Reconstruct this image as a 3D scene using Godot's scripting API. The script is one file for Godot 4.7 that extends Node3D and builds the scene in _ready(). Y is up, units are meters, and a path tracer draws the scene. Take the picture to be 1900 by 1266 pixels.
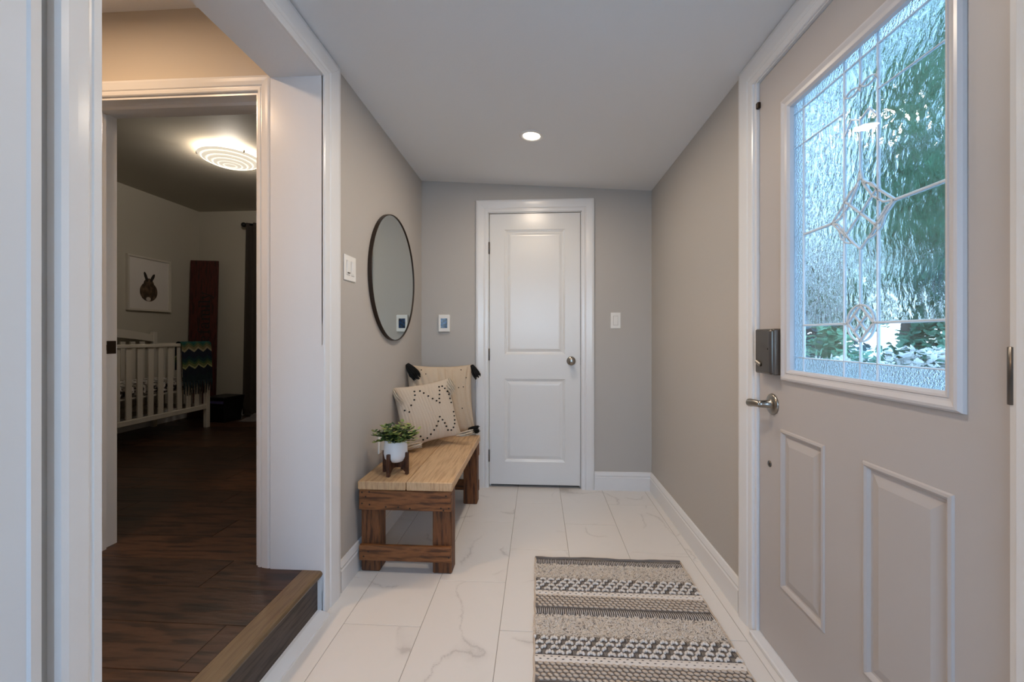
extends Node3D
# Entry hall. Coordinates: x to the right, y up, "d" = distance ahead of the camera (z = -d). Metres.

const WL := -0.871      # entry: left wall face
const WR := 0.823       # right wall face
const DB := 3.085       # back wall face
const DR := -1.6        # wall behind the viewer
const HF := 0.175       # raised hall and bedroom floor
const SOF := 2.176      # head of the wide opening to the hall
const XH := -1.085      # hall side of the thick left wall
const FAR_J := 1.636    # far jamb of the opening
const NEAR_J := 0.775   # near jamb of the opening
const DBED := 4.8       # bedroom far wall
const XBED := -4.08     # bedroom left wall
const CBED := 2.62      # bedroom ceiling
const CHALL := 2.494    # hall ceiling

var M := {}
var taken := {}
var rng := RandomNumberGenerator.new()


func ceil_y(x: float) -> float:
	return 2.287 - (x - WL) * (2.287 - 2.176) / (WR - WL)


func V(x: float, y: float, d: float) -> Vector3:
	return Vector3(x, y, -d)


# ---------------------------------------------------------------- nodes
func numbered(called: String) -> String:
	if not taken.has(called):
		taken[called] = 0
		return called
	taken[called] += 1
	return "%s_%03d" % [called, taken[called]]


func tag(o: Node3D, label := "", category := "", group := "", kind := "") -> Node3D:
	if label: o.set_meta("label", label)
	if category: o.set_meta("category", category)
	if group: o.set_meta("group", group)
	if kind: o.set_meta("kind", kind)
	return o


func thing(called: String, label: String, category: String, at := Vector3.ZERO, group := "", kind := "") -> Node3D:
	var o := Node3D.new()
	o.name = numbered(called)
	add_child(o)
	o.position = at
	return tag(o, label, category, group, kind)


func new_st() -> SurfaceTool:
	var st := SurfaceTool.new()
	st.begin(Mesh.PRIMITIVE_TRIANGLES)
	st.set_smooth_group(-1)
	return st


func obj(called: String, st: SurfaceTool, m: Material, parent: Node3D = null) -> MeshInstance3D:
	st.generate_normals()
	return obj_mesh(called, st.commit(), m, parent)


func obj_mesh(called: String, mesh: Mesh, m: Material, parent: Node3D = null) -> MeshInstance3D:
	var o := MeshInstance3D.new()
	o.mesh = mesh
	o.material_override = m
	if parent == null:
		o.name = numbered(called)
		add_child(o)
	else:
		o.name = called
		parent.add_child(o, true)
	return o


func struct(called: String, st: SurfaceTool, m: Material, label := "", category := "") -> MeshInstance3D:
	var o := obj(called, st, m)
	tag(o, label, category, "", "structure")
	return o


# ---------------------------------------------------------------- geometry
func tri(st: SurfaceTool, a: Vector3, b: Vector3, c: Vector3, hint: Vector3) -> void:
	if (b - a).cross(c - a).dot(hint) > 0.0:
		var t := b
		b = c
		c = t
	st.add_vertex(a); st.add_vertex(b); st.add_vertex(c)


func quad(st: SurfaceTool, a: Vector3, b: Vector3, c: Vector3, d: Vector3, hint: Vector3) -> void:
	tri(st, a, b, c, hint)
	tri(st, a, c, d, hint)


func box(st: SurfaceTool, lo: Vector3, hi: Vector3) -> void:
	cbox(st, Transform3D(Basis(), (lo + hi) / 2.0), (hi - lo).abs() / 2.0, 0.0)


func bx(st: SurfaceTool, x0: float, x1: float, y0: float, y1: float, d0: float, d1: float, ch := 0.0) -> void:
	cbox(st, Transform3D(Basis(), V((x0 + x1) / 2, (y0 + y1) / 2, (d0 + d1) / 2)), Vector3(absf(x1 - x0), absf(y1 - y0), absf(d1 - d0)) / 2.0, ch)


# box of half size h with chamfered edges
func cbox(st: SurfaceTool, t: Transform3D, h: Vector3, ch: float) -> void:
	st.set_smooth_group(-1)
	var i := h - Vector3.ONE * ch
	for ax in 3:
		var b := (ax + 1) % 3
		var c := (ax + 2) % 3
		for s in [-1.0, 1.0]:
			var p := []
			for k in [[-1, -1], [1, -1], [1, 1], [-1, 1]]:
				var v := Vector3.ZERO
				v[ax] = s * h[ax]
				v[b] = k[0] * i[b]
				v[c] = k[1] * i[c]
				p.append(t * v)
			var n := Vector3.ZERO
			n[ax] = s
			quad(st, p[0], p[1], p[2], p[3], t.basis * n)
	if ch <= 0.0:
		return
	for ax in 3:
		var b := (ax + 1) % 3
		var c := (ax + 2) % 3
		for sb in [-1.0, 1.0]:
			for sc in [-1.0, 1.0]:
				var p := []
				for k in [[-1, 0], [1, 0], [1, 1], [-1, 1]]:
					var v := Vector3.ZERO
					v[ax] = k[0] * i[ax]
					v[b] = sb * (h[b] if k[1] == 0 else i[b])
					v[c] = sc * (i[c] if k[1] == 0 else h[c])
					p.append(t * v)
				var n := Vector3.ZERO
				n[b] = sb
				n[c] = sc
				quad(st, p[0], p[1], p[2], p[3], t.basis * n)
	for sx in [-1.0, 1.0]:
		for sy in [-1.0, 1.0]:
			for sz in [-1.0, 1.0]:
				var s := Vector3(sx, sy, sz)
				tri(st, t * (Vector3(h.x, i.y, i.z) * s), t * (Vector3(i.x, h.y, i.z) * s), t * (Vector3(i.x, i.y, h.z) * s), t.basis * s)


# profile (u outwards from the inner edge, v proud of the wall) swept from A to B; mA/mB shift the ends along the run by u (mitres)
func sweep(st: SurfaceTool, prof: Array, A: Vector3, B: Vector3, ud: Vector3, vd: Vector3, mA := 0.0, mB := 0.0) -> void:
	st.set_smooth_group(-1)
	var along := (B - A).normalized()
	var n := prof.size()
	var cen := Vector2.ZERO
	for p in prof: cen += p
	cen /= n
	for k in n:
		var p: Vector2 = prof[k]
		var q: Vector2 = prof[(k + 1) % n]
		var e := q - p
		if e.length() < 1e-6:
			continue
		var nn := Vector2(e.y, -e.x)
		if nn.dot((p + q) / 2 - cen) < 0: nn = -nn
		quad(st, A + ud * p.x + vd * p.y + along * mA * p.x, A + ud * q.x + vd * q.y + along * mA * q.x,
			B + ud * q.x + vd * q.y + along * mB * q.x, B + ud * p.x + vd * p.y + along * mB * p.x, ud * nn.x + vd * nn.y)
	var poly := PackedVector2Array(prof)
	var idx := Geometry2D.triangulate_polygon(poly)
	for k in range(0, idx.size(), 3):
		for e in 2:
			var o: Vector3 = A if e == 0 else B
			var m: float = mA if e == 0 else mB
			var t3 := []
			for j in 3:
				var p: Vector2 = poly[idx[k + j]]
				t3.append(o + ud * p.x + vd * p.y + along * m * p.x)
			tri(st, t3[0], t3[1], t3[2], along * (-1.0 if e == 0 else 1.0))


# flat face with rectangular holes; T maps (u, v, 0)
func holed_face(st: SurfaceTool, T: Transform3D, r: Rect2, holes: Array, n: Vector3) -> void:
	st.set_smooth_group(-1)
	var us := [r.position.x, r.end.x]
	var vs := [r.position.y, r.end.y]
	for h in holes:
		us.append_array([h.position.x, h.end.x])
		vs.append_array([h.position.y, h.end.y])
	us.sort()
	vs.sort()
	for i in us.size() - 1:
		for j in vs.size() - 1:
			if us[i + 1] - us[i] < 1e-6 or vs[j + 1] - vs[j] < 1e-6:
				continue
			var mid := Vector2((us[i] + us[i + 1]) / 2, (vs[j] + vs[j + 1]) / 2)
			var inside := false
			for h in holes:
				if h.has_point(mid): inside = true
			if inside:
				continue
			quad(st, T * Vector3(us[i], vs[j], 0), T * Vector3(us[i + 1], vs[j], 0), T * Vector3(us[i + 1], vs[j + 1], 0), T * Vector3(us[i], vs[j + 1], 0), n)


# nested rectangles: rings = [[inset, depth], ...]; the last one is filled
func rings(st: SurfaceTool, T: Transform3D, r: Rect2, rr: Array) -> void:
	st.set_smooth_group(-1)
	var n := T.basis.z
	var prev := []
	for k in rr.size():
		var q := r.grow(-rr[k][0])
		var z: float = rr[k][1]
		var c := [Vector3(q.position.x, q.position.y, z), Vector3(q.end.x, q.position.y, z), Vector3(q.end.x, q.end.y, z), Vector3(q.position.x, q.end.y, z)]
		for i in 4: c[i] = T * c[i]
		if k > 0:
			for i in 4:
				var j := (i + 1) % 4
				var g: Vector3 = (c[j] - c[i]).normalized()
				var nn: Vector3 = (prev[j] - prev[i]).cross(c[i] - prev[i])
				if nn.dot(n) < 0: nn = -nn
				if absf(nn.normalized().dot(n)) < 0.02:
					nn = g.cross(n) * (1.0 if z < rr[k - 1][1] else -1.0)
				quad(st, prev[i], prev[j], c[j], c[i], nn)
		prev = c
	quad(st, prev[0], prev[1], prev[2], prev[3], n)


# lathe: prof of Vector2(r, y) about T's y axis
func lathe(st: SurfaceTool, T: Transform3D, prof: Array, seg := 32, smooth := true, sx := 1.0, sz := 1.0) -> void:
	for k in prof.size() - 1:
		st.set_smooth_group(0 if smooth else -1)
		var p: Vector2 = prof[k]
		var q: Vector2 = prof[k + 1]
		var e := q - p
		for i in seg:
			var a := TAU * i / seg
			var b := TAU * (i + 1) / seg
			var ca := Vector3(cos(a) * sx, 0, sin(a) * sz)
			var cb := Vector3(cos(b) * sx, 0, sin(b) * sz)
			var out := (ca + cb).normalized() * e.y + Vector3.UP * -e.x
			var A := T * (ca * p.x + Vector3.UP * p.y)
			var B := T * (cb * p.x + Vector3.UP * p.y)
			var C := T * (cb * q.x + Vector3.UP * q.y)
			var D := T * (ca * q.x + Vector3.UP * q.y)
			if p.x < 1e-5:
				tri(st, A, C, D, T.basis * out)
			elif q.x < 1e-5:
				tri(st, A, B, C, T.basis * out)
			else:
				quad(st, A, B, C, D, T.basis * out)


func tube(st: SurfaceTool, pts: Array, rad: Array, seg := 8) -> void:
	st.set_smooth_group(0)
	var ringsv := []
	var last := Vector3.ZERO
	for k in pts.size():
		var t: Vector3 = (pts[mini(k + 1, pts.size() - 1)] - pts[maxi(k - 1, 0)]).normalized()
		var u := last - t * last.dot(t)
		if u.length() < 1e-4:
			u = t.cross(Vector3.UP if absf(t.y) < 0.9 else Vector3.RIGHT)
		u = u.normalized()
		last = u
		var w := t.cross(u)
		var ring := []
		for i in seg:
			var a := TAU * i / seg
			ring.append(pts[k] + (u * cos(a) + w * sin(a)) * rad[k])
		ringsv.append(ring)
	for k in pts.size() - 1:
		for i in seg:
			var j := (i + 1) % seg
			var h: Vector3 = (ringsv[k][i] + ringsv[k][j] + ringsv[k + 1][i]) / 3.0 - (pts[k] * 2 + pts[k + 1]) / 3.0
			quad(st, ringsv[k][i], ringsv[k][j], ringsv[k + 1][j], ringsv[k + 1][i], h)
	for e in [0, pts.size() - 1]:
		var t: Vector3 = pts[0] - pts[1] if e == 0 else pts[-1] - pts[-2]
		for i in seg:
			tri(st, pts[e], ringsv[e][i], ringsv[e][(i + 1) % seg], t)


# ellipsoid
func blob(st: SurfaceTool, T: Transform3D, r: Vector3, seg := 8, rows := 5) -> void:
	st.set_smooth_group(0)
	for j in rows:
		for i in seg:
			var p := []
			for k in [[0, 0], [1, 0], [1, 1], [0, 1]]:
				var th: float = PI * (j + k[1]) / rows
				var ph: float = TAU * (i + k[0]) / seg
				p.append(T * (Vector3(sin(th) * cos(ph), cos(th), sin(th) * sin(ph)) * r))
			quad(st, p[0], p[1], p[2], p[3], (p[0] + p[2]) / 2.0 - T.origin)


# smooth grid from f(u, v) with UVs, u and v in 0..1
func grid(st: SurfaceTool, nu: int, nv: int, f: Callable, flip := false, uvs := Rect2(0, 0, 1, 1)) -> void:
	st.set_smooth_group(0)
	for j in nv:
		for i in nu:
			var c := []
			for k in [[0, 0], [1, 0], [1, 1], [0, 1]]:
				c.append([float(i + k[0]) / nu, float(j + k[1]) / nv])
			var order := [0, 2, 1, 0, 3, 2] if not flip else [0, 1, 2, 0, 2, 3]
			for o in order:
				st.set_uv(uvs.position + Vector2(c[o][0], c[o][1]) * uvs.size)
				st.add_vertex(f.call(c[o][0], c[o][1]))


# flat polygon of thickness th: points (u, v) mapped by T, from z = -th/2 to th/2
func prism(st: SurfaceTool, T: Transform3D, poly: PackedVector2Array, th: float) -> void:
	st.set_smooth_group(-1)
	var idx := Geometry2D.triangulate_polygon(poly)
	for s in [-0.5, 0.5]:
		for k in range(0, idx.size(), 3):
			var p := []
			for j in 3:
				p.append(T * Vector3(poly[idx[k + j]].x, poly[idx[k + j]].y, s * th))
			tri(st, p[0], p[1], p[2], T.basis.z * s)
	var ccw := not Geometry2D.is_polygon_clockwise(poly)
	for k in poly.size():
		var a := poly[k]
		var b := poly[(k + 1) % poly.size()]
		var e := b - a
		var n := Vector2(e.y, -e.x) * (1.0 if ccw else -1.0)
		quad(st, T * Vector3(a.x, a.y, -th / 2), T * Vector3(b.x, b.y, -th / 2), T * Vector3(b.x, b.y, th / 2), T * Vector3(a.x, a.y, th / 2), T.basis * Vector3(n.x, n.y, 0))


# ---------------------------------------------------------------- materials
func mat(c: Color, rough := 0.6, metal := 0.0) -> StandardMaterial3D:
	var m := StandardMaterial3D.new()
	m.albedo_color = c
	m.roughness = rough
	m.metallic = metal
	return m


func noise_tex(freq: float, seed_: int, stops: Array, size := 512, type := FastNoiseLite.TYPE_SIMPLEX_SMOOTH, fractal := FastNoiseLite.FRACTAL_FBM, oct := 4, warp := 0.0) -> NoiseTexture2D:
	var n := FastNoiseLite.new()
	n.noise_type = type
	n.seed = seed_
	n.frequency = freq
	n.fractal_type = fractal
	n.fractal_octaves = oct
	if warp > 0.0:
		n.domain_warp_enabled = true
		n.domain_warp_amplitude = warp
		n.domain_warp_frequency = freq * 0.8
	var t := NoiseTexture2D.new()
	t.width = size
	t.height = size
	t.seamless = true
	t.noise = n
	if stops:
		var g := Gradient.new()
		var off := PackedFloat32Array()
		var col := PackedColorArray()
		for s in stops:
			off.append(s[0])
			col.append(s[1])
		g.offsets = off
		g.colors = col
		t.color_ramp = g
	return t


func tri_tex(m: StandardMaterial3D, scale: Vector3, world := false, offset := Vector3.ZERO) -> void:
	m.uv1_triplanar = true
	m.uv1_world_triplanar = world
	m.uv1_scale = scale
	m.uv1_offset = offset
	m.uv1_triplanar_sharpness = 8.0


# wood whose grain runs along axis 0 (x), 1 (y) or 2 (z)
func wood(tex: Texture2D, bump: Texture2D, tint: Color, axis: int, fine: float, long: float, rough: float, offset := Vector3.ZERO, relief := 0.06, cross := 1.0) -> StandardMaterial3D:
	var m := mat(tint, rough)
	m.albedo_texture = tex
	m.heightmap_enabled = true
	m.heightmap_texture = bump
	m.heightmap_scale = relief
	var s := Vector3(fine, fine * cross, fine)
	s[axis] = long
	tri_tex(m, s, true, offset)
	return m


# off-white stone with a few long faint grey veins, tiling
func marble(seed_: int) -> ImageTexture:
	var n := 512
	var nz := []
	for k in 3:
		var f := FastNoiseLite.new()
		f.noise_type = FastNoiseLite.TYPE_SIMPLEX_SMOOTH
		f.seed = seed_ * 5 + k
		f.frequency = [0.0042, 0.006, 0.012][k]
		f.fractal_octaves = [2, 2, 4][k]
		if k == 0:
			f.domain_warp_enabled = true
			f.domain_warp_amplitude = 30.0
			f.domain_warp_frequency = 0.01
		nz.append(f.get_seamless_image(n, n, false, false, 0.15, true))
	var im := Image.create(n, n, false, Image.FORMAT_RGB8)
	for y in n:
		for x in n:
			var a: float = absf(nz[0].get_pixel(x, y).r - 0.5) * 2.0
			var b: float = nz[1].get_pixel(x, y).r
			var c: float = nz[2].get_pixel(x, y).r
			var thin := clampf(1.0 - a / 0.022, 0, 1)
			var wide := clampf(1.0 - a / 0.12, 0, 1)
			var m := smoothstep(0.50, 0.72, b)
			var v := m * (0.30 * thin * thin + 0.14 * wide * wide) + 0.05 * (c - 0.5)
			im.set_pixel(x, y, Color(0.905, 0.89, 0.87).lerp(Color(0.60, 0.575, 0.56), clampf(v, 0, 1)))
	return ImageTexture.create_from_image(im)


func materials() -> void:
	var wall_bump := noise_tex(0.05, 3, [], 512)
	var wall := mat(Color(0.735, 0.715, 0.69), 0.62)
	wall.heightmap_enabled = true
	wall.heightmap_texture = wall_bump
	wall.heightmap_scale = 0.015
	tri_tex(wall, Vector3.ONE * 2.5, true)
	M.wall = wall
	M.hallwall = mat(Color(0.80, 0.765, 0.715), 0.6)
	M.bedwall = mat(Color(0.72, 0.70, 0.65), 0.7)
	var cl := mat(Color(0.91, 0.91, 0.91), 0.8)
	cl.heightmap_enabled = true
	cl.heightmap_texture = wall_bump
	cl.heightmap_scale = 0.02
	tri_tex(cl, Vector3.ONE * 3.0, true)
	M.ceiling = cl
	M.trim = mat(Color(0.90, 0.90, 0.90), 0.22)
	M.door_white = mat(Color(0.90, 0.90, 0.895), 0.22)
	var dg := noise_tex(0.03, 5, [], 512)
	M.door_white.heightmap_enabled = true
	M.door_white.heightmap_texture = dg
	M.door_white.heightmap_scale = 0.012
	tri_tex(M.door_white, Vector3(30, 1.2, 30), true)
	M.front_door = mat(Color(0.745, 0.72, 0.705), 0.42)
	M.glass_frame = mat(Color(0.82, 0.81, 0.815), 0.3)
	M.flat_white = mat(Color(0.88, 0.885, 0.89), 0.6)
	M.plate = mat(Color(0.93, 0.925, 0.91), 0.3)
	M.plate_dark = mat(Color(0.28, 0.27, 0.26), 0.5)
	M.nickel = mat(Color(0.62, 0.60, 0.57), 0.28, 1.0)
	M.nickel_dark = mat(Color(0.44, 0.42, 0.40), 0.32, 1.0)
	M.bronze = mat(Color(0.22, 0.18, 0.155), 0.4, 0.6)
	M.black = mat(Color(0.03, 0.03, 0.032), 0.6)
	M.mirror = mat(Color(0.84, 0.875, 0.87), 0.02, 1.0)
	# marble-look tiles: off-white with faint veins, a few offsets
	M.tile = []
	for k in 6:
		var vein: Texture2D = marble(20 + k) if k < 3 else M.tile[k - 3].albedo_texture
		var m := mat(Color(1, 1, 1), 0.26)
		m.albedo_texture = vein
		tri_tex(m, Vector3(0.75, 0.75, 0.75), true, Vector3(k * 0.37, 0, k * 0.61))
		M.tile.append(m)
	M.grout = mat(Color(0.62, 0.58, 0.54), 0.9)
	# woods
	var grain := noise_tex(0.02, 40, [[0.0, Color(0.80, 0.77, 0.74)], [0.35, Color(0.92, 0.90, 0.89)], [0.6, Color(1, 1, 1)], [1.0, Color(0.86, 0.84, 0.82)]], 512, FastNoiseLite.TYPE_SIMPLEX_SMOOTH, FastNoiseLite.FRACTAL_FBM, 5, 20.0)
	var grain_dark := noise_tex(0.018, 41, [[0.0, Color(0.45, 0.42, 0.40)], [0.30, Color(0.66, 0.63, 0.61)], [0.5, Color(0.93, 0.92, 0.9)], [0.68, Color(1, 1, 1)], [1.0, Color(0.70, 0.66, 0.62)]], 512, FastNoiseLite.TYPE_SIMPLEX_SMOOTH, FastNoiseLite.FRACTAL_FBM, 5, 25.0)
	var gb := noise_tex(0.03, 42, [], 512)
	M.grain = grain
	M.bench_top = []
	for k in 2:
		M.bench_top.append(wood(grain, gb, [Color(0.80, 0.66, 0.50), Color(0.835, 0.70, 0.545)][k], 2, 5.0, 0.35, 0.62, Vector3(k * 0.4, 0.2 * k, 0.3 * k), 0.05, 0.15))
	M.bench_leg = wood(grain_dark, gb, Color(0.47, 0.29, 0.155), 1, 4.5, 0.5, 0.6, Vector3(0.3, 0.1, 0.7), 0.1)
	M.bench_rail = wood(grain_dark, gb, Color(0.54, 0.345, 0.19), 0, 4.0, 0.5, 0.6, Vector3(0.9, 0.35, 0.2), 0.1)
	M.plank = []
	for k in 6:
		var c: Color = [Color(0.27, 0.18, 0.13), Color(0.31, 0.21, 0.15), Color(0.24, 0.165, 0.125), Color(0.29, 0.20, 0.15), Color(0.34, 0.23, 0.16), Color(0.255, 0.175, 0.13)][k]
		M.plank.append(wood(grain_dark, gb, c, 0, 3.0, 0.4, 0.38, Vector3(k * 0.31, k * 0.17, k * 0.53), 0.05))
	M.nosing = wood(grain, gb, Color(0.44, 0.365, 0.265), 2, 6.0, 0.45, 0.4, Vector3.ZERO, 0.05)
	M.riser = wood(grain_dark, gb, Color(0.29, 0.235, 0.205), 2, 4.5, 0.5, 0.45, Vector3(0.2, 0.4, 0.1), 0.05)
	M.walnut = wood(grain_dark, gb, Color(0.33, 0.20, 0.13), 1, 8.0, 1.5, 0.5)
	M.sign_wood = wood(grain_dark, gb, Color(0.29, 0.085, 0.055), 1, 5.0, 0.5, 0.6)
	# fabrics
	var weave := noise_tex(0.25, 60, [], 256)
	M.cream = mat(Color(0.80, 0.735, 0.655), 0.95)
	M.cream.heightmap_enabled = true
	M.cream.heightmap_texture = weave
	M.cream.heightmap_scale = 0.12
	tri_tex(M.cream, Vector3.ONE * 9.0)
	M.cream2 = M.cream.duplicate()
	M.cream2.albedo_color = Color(0.79, 0.715, 0.62)
	M.cream_yarn = mat(Color(0.80, 0.74, 0.66), 0.95)
	M.black_yarn = mat(Color(0.035, 0.034, 0.04), 0.95)
	M.rug_base = mat(Color(0.70, 0.665, 0.625), 0.95)
	M.rug_white = mat(Color(0.89, 0.87, 0.85), 0.95)
	M.rug_tan = mat(Color(0.80, 0.745, 0.685), 0.95)
	M.rug_pile = mat(Color(0.90, 0.86, 0.81), 0.95)
	M.rug_dark = mat(Color(0.36, 0.345, 0.345), 0.95)
	M.rug_grey = mat(Color(0.46, 0.44, 0.43), 0.95)
	M.curtain = mat(Color(0.235, 0.205, 0.18), 0.9)
	M.crib = mat(Color(0.80, 0.775, 0.73), 0.4)
	M.pot = mat(Color(0.92, 0.92, 0.92), 0.3)
	M.soil = mat(Color(0.10, 0.08, 0.06), 0.95)
	M.leafs = [mat(Color(0.27, 0.38, 0.20), 0.5), mat(Color(0.44, 0.53, 0.26), 0.5), mat(Color(0.15, 0.24, 0.14), 0.5), mat(Color(0.60, 0.63, 0.36), 0.5)]
	# leaded glass
	M.glass = []
	for k in 4:
		var g := StandardMaterial3D.new()
		g.transparency = BaseMaterial3D.TRANSPARENCY_ALPHA
		g.albedo_color = [Color(0.53, 0.575, 0.585, 0.0), Color(0.67, 0.72, 0.73, 0.0), Color(0.58, 0.62, 0.63, 0.0), Color(0.53, 0.575, 0.585, 0.0)][k]
		g.roughness = [0.02, 0.0, 0.08, 0.0][k]
		g.refraction_enabled = true
		g.refraction_scale = 0.05
		g.heightmap_enabled = true
		g.heightmap_texture = [noise_tex(0.02, 70, [], 512, FastNoiseLite.TYPE_SIMPLEX_SMOOTH, FastNoiseLite.FRACTAL_FBM, 2, 30.0), noise_tex(0.012, 71, [], 512, FastNoiseLite.TYPE_SIMPLEX_SMOOTH, FastNoiseLite.FRACTAL_FBM, 2), noise_tex(0.045, 72, [], 512), noise_tex(0.014, 73, [], 512, FastNoiseLite.TYPE_SIMPLEX_SMOOTH, FastNoiseLite.FRACTAL_FBM, 2, 20.0)][k]
		g.heightmap_scale = [0.23, 0.05, 0.20, 0.17][k]
		tri_tex(g, [Vector3(3.2, 2.0, 3.2), Vector3(2.0, 1.6, 2.0), Vector3(4, 4, 4), Vector3(3.4, 2.2, 3.4)][k], true)
		M.glass.append(g)
	var pane := StandardMaterial3D.new()
	pane.transparency = BaseMaterial3D.TRANSPARENCY_ALPHA
	pane.albedo_color = Color(0.9, 0.97, 1.0, 0.03)
	pane.roughness = 0.0
	M.pane = pane
	M.came = mat(Color(0.90, 0.93, 0.95), 0.3, 0.1)
	M.grout_dark = mat(Color(0.10, 0.075, 0.06), 0.9)
	M.bin = mat(Color(0.035, 0.035, 0.045), 0.45)
	M.violet = mat(Color(0.30, 0.28, 0.46), 0.5)
	M.greycloth = mat(Color(0.42, 0.40, 0.40), 0.95)
	M.navy = mat(Color(0.05, 0.13, 0.16), 0.95)
	var spots := noise_tex(0.03, 80, [[0.0, Color(0.15, 0.13, 0.13)], [0.42, Color(0.2, 0.17, 0.16)], [0.47, Color(0.86, 0.84, 0.82)], [1.0, Color(0.9, 0.88, 0.86)]], 256)
	M.sheet = mat(Color(1, 1, 1), 0.9)
	M.sheet.albedo_texture = spots
	tri_tex(M.sheet, Vector3.ONE * 2.0)
	M.sheet_dark = mat(Color(0.5, 0.4, 0.38), 0.9)
	M.sheet_dark.albedo_texture = spots
	tri_tex(M.sheet_dark, Vector3.ONE * 5.0)
	M.drive = mat(Color(0.86, 0.88, 0.88), 0.9)
	M.bark = mat(Color(0.25, 0.2, 0.16), 0.9)
	M.tree = [mat(Color(0.28, 0.44, 0.46), 0.7), mat(Color(0.44, 0.64, 0.50), 0.7), mat(Color(0.36, 0.53, 0.43), 0.7)]
	M.brass = mat(Color(0.40, 0.33, 0.22), 0.45, 0.6)


func emissive(c: Color, e: float) -> StandardMaterial3D:
	var m := mat(c, 0.5)
	m.emission_enabled = true
	m.emission = c
	m.emission_energy_multiplier = e
	return m


# ---------------------------------------------------------------- scene
func _ready() -> void:
	rng.seed = 7
	# camera: level, turned a little to the left, horizon 10 px above the middle of the frame
	var f := 775.0
	var cam := Camera3D.new()
	cam.name = "camera"
	cam.projection = Camera3D.PROJECTION_FRUSTUM
	cam.near = 0.05
	cam.far = 200.0
	cam.size = 0.05 * 1266.0 / f
	cam.frustum_offset = Vector2(0, -0.05 * 10.0 / f)
	cam.position = Vector3(0, 1.125, 0)
	cam.rotation = Vector3(0, atan(48.0 / f), 0)
	add_child(cam)
	cam.current = true
	# overcast sky
	var env := Environment.new()
	env.background_mode = Environment.BG_SKY
	var sm := ProceduralSkyMaterial.new()
	sm.sky_top_color = Color(0.60, 0.76, 0.94)
	sm.sky_horizon_color = Color(0.80, 0.90, 1.0)
	sm.ground_bottom_color = Color(0.55, 0.6, 0.65)
	sm.ground_horizon_color = Color(0.75, 0.82, 0.88)
	sm.sky_energy_multiplier = 1.0
	var sky := Sky.new()
	sky.sky_material = sm
	env.sky = sky
	env.background_energy_multiplier = 11.0
	env.tonemap_mode = Environment.TONE_MAPPER_LINEAR
	env.tonemap_exposure = 1.0
	env.sdfgi_enabled = true
	env.ssao_enabled = true
	env.ssil_enabled = true
	var we := WorldEnvironment.new()
	we.name = "environment"
	we.environment = env
	add_child(we)
	materials()
	shell()
	back_door()
	front_door()
	openings()
	downlights()
	hall_and_bedroom()
	fittings()
	mirror()
	bench()
	pillows()
	plant()
	rug()
	bedroom_things()
	outdoors()


# ---------------------------------------------------------------- setting
const BASE_PROF := [Vector2(0, 0), Vector2(0, 0.016), Vector2(0.092, 0.016), Vector2(0.097, 0.0125), Vector2(0.102, 0.0125), Vector2(0.108, 0.015), Vector2(0.120, 0.011), Vector2(0.130, 0.007), Vector2(0.133, 0)]


func casing_prof(w: float) -> Array:
	return [Vector2(0, 0), Vector2(0, 0.010), Vector2(0.003, 0.013), Vector2(w * 0.22, 0.0145), Vector2(w * 0.25, 0.0125), Vector2(w * 0.30, 0.0125), Vector2(w * 0.36, 0.0165), Vector2(w * 0.60, 0.0195), Vector2(w * 0.80, 0.0215), Vector2(w * 0.93, 0.020), Vector2(w, 0.014), Vector2(w, 0)]


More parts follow.
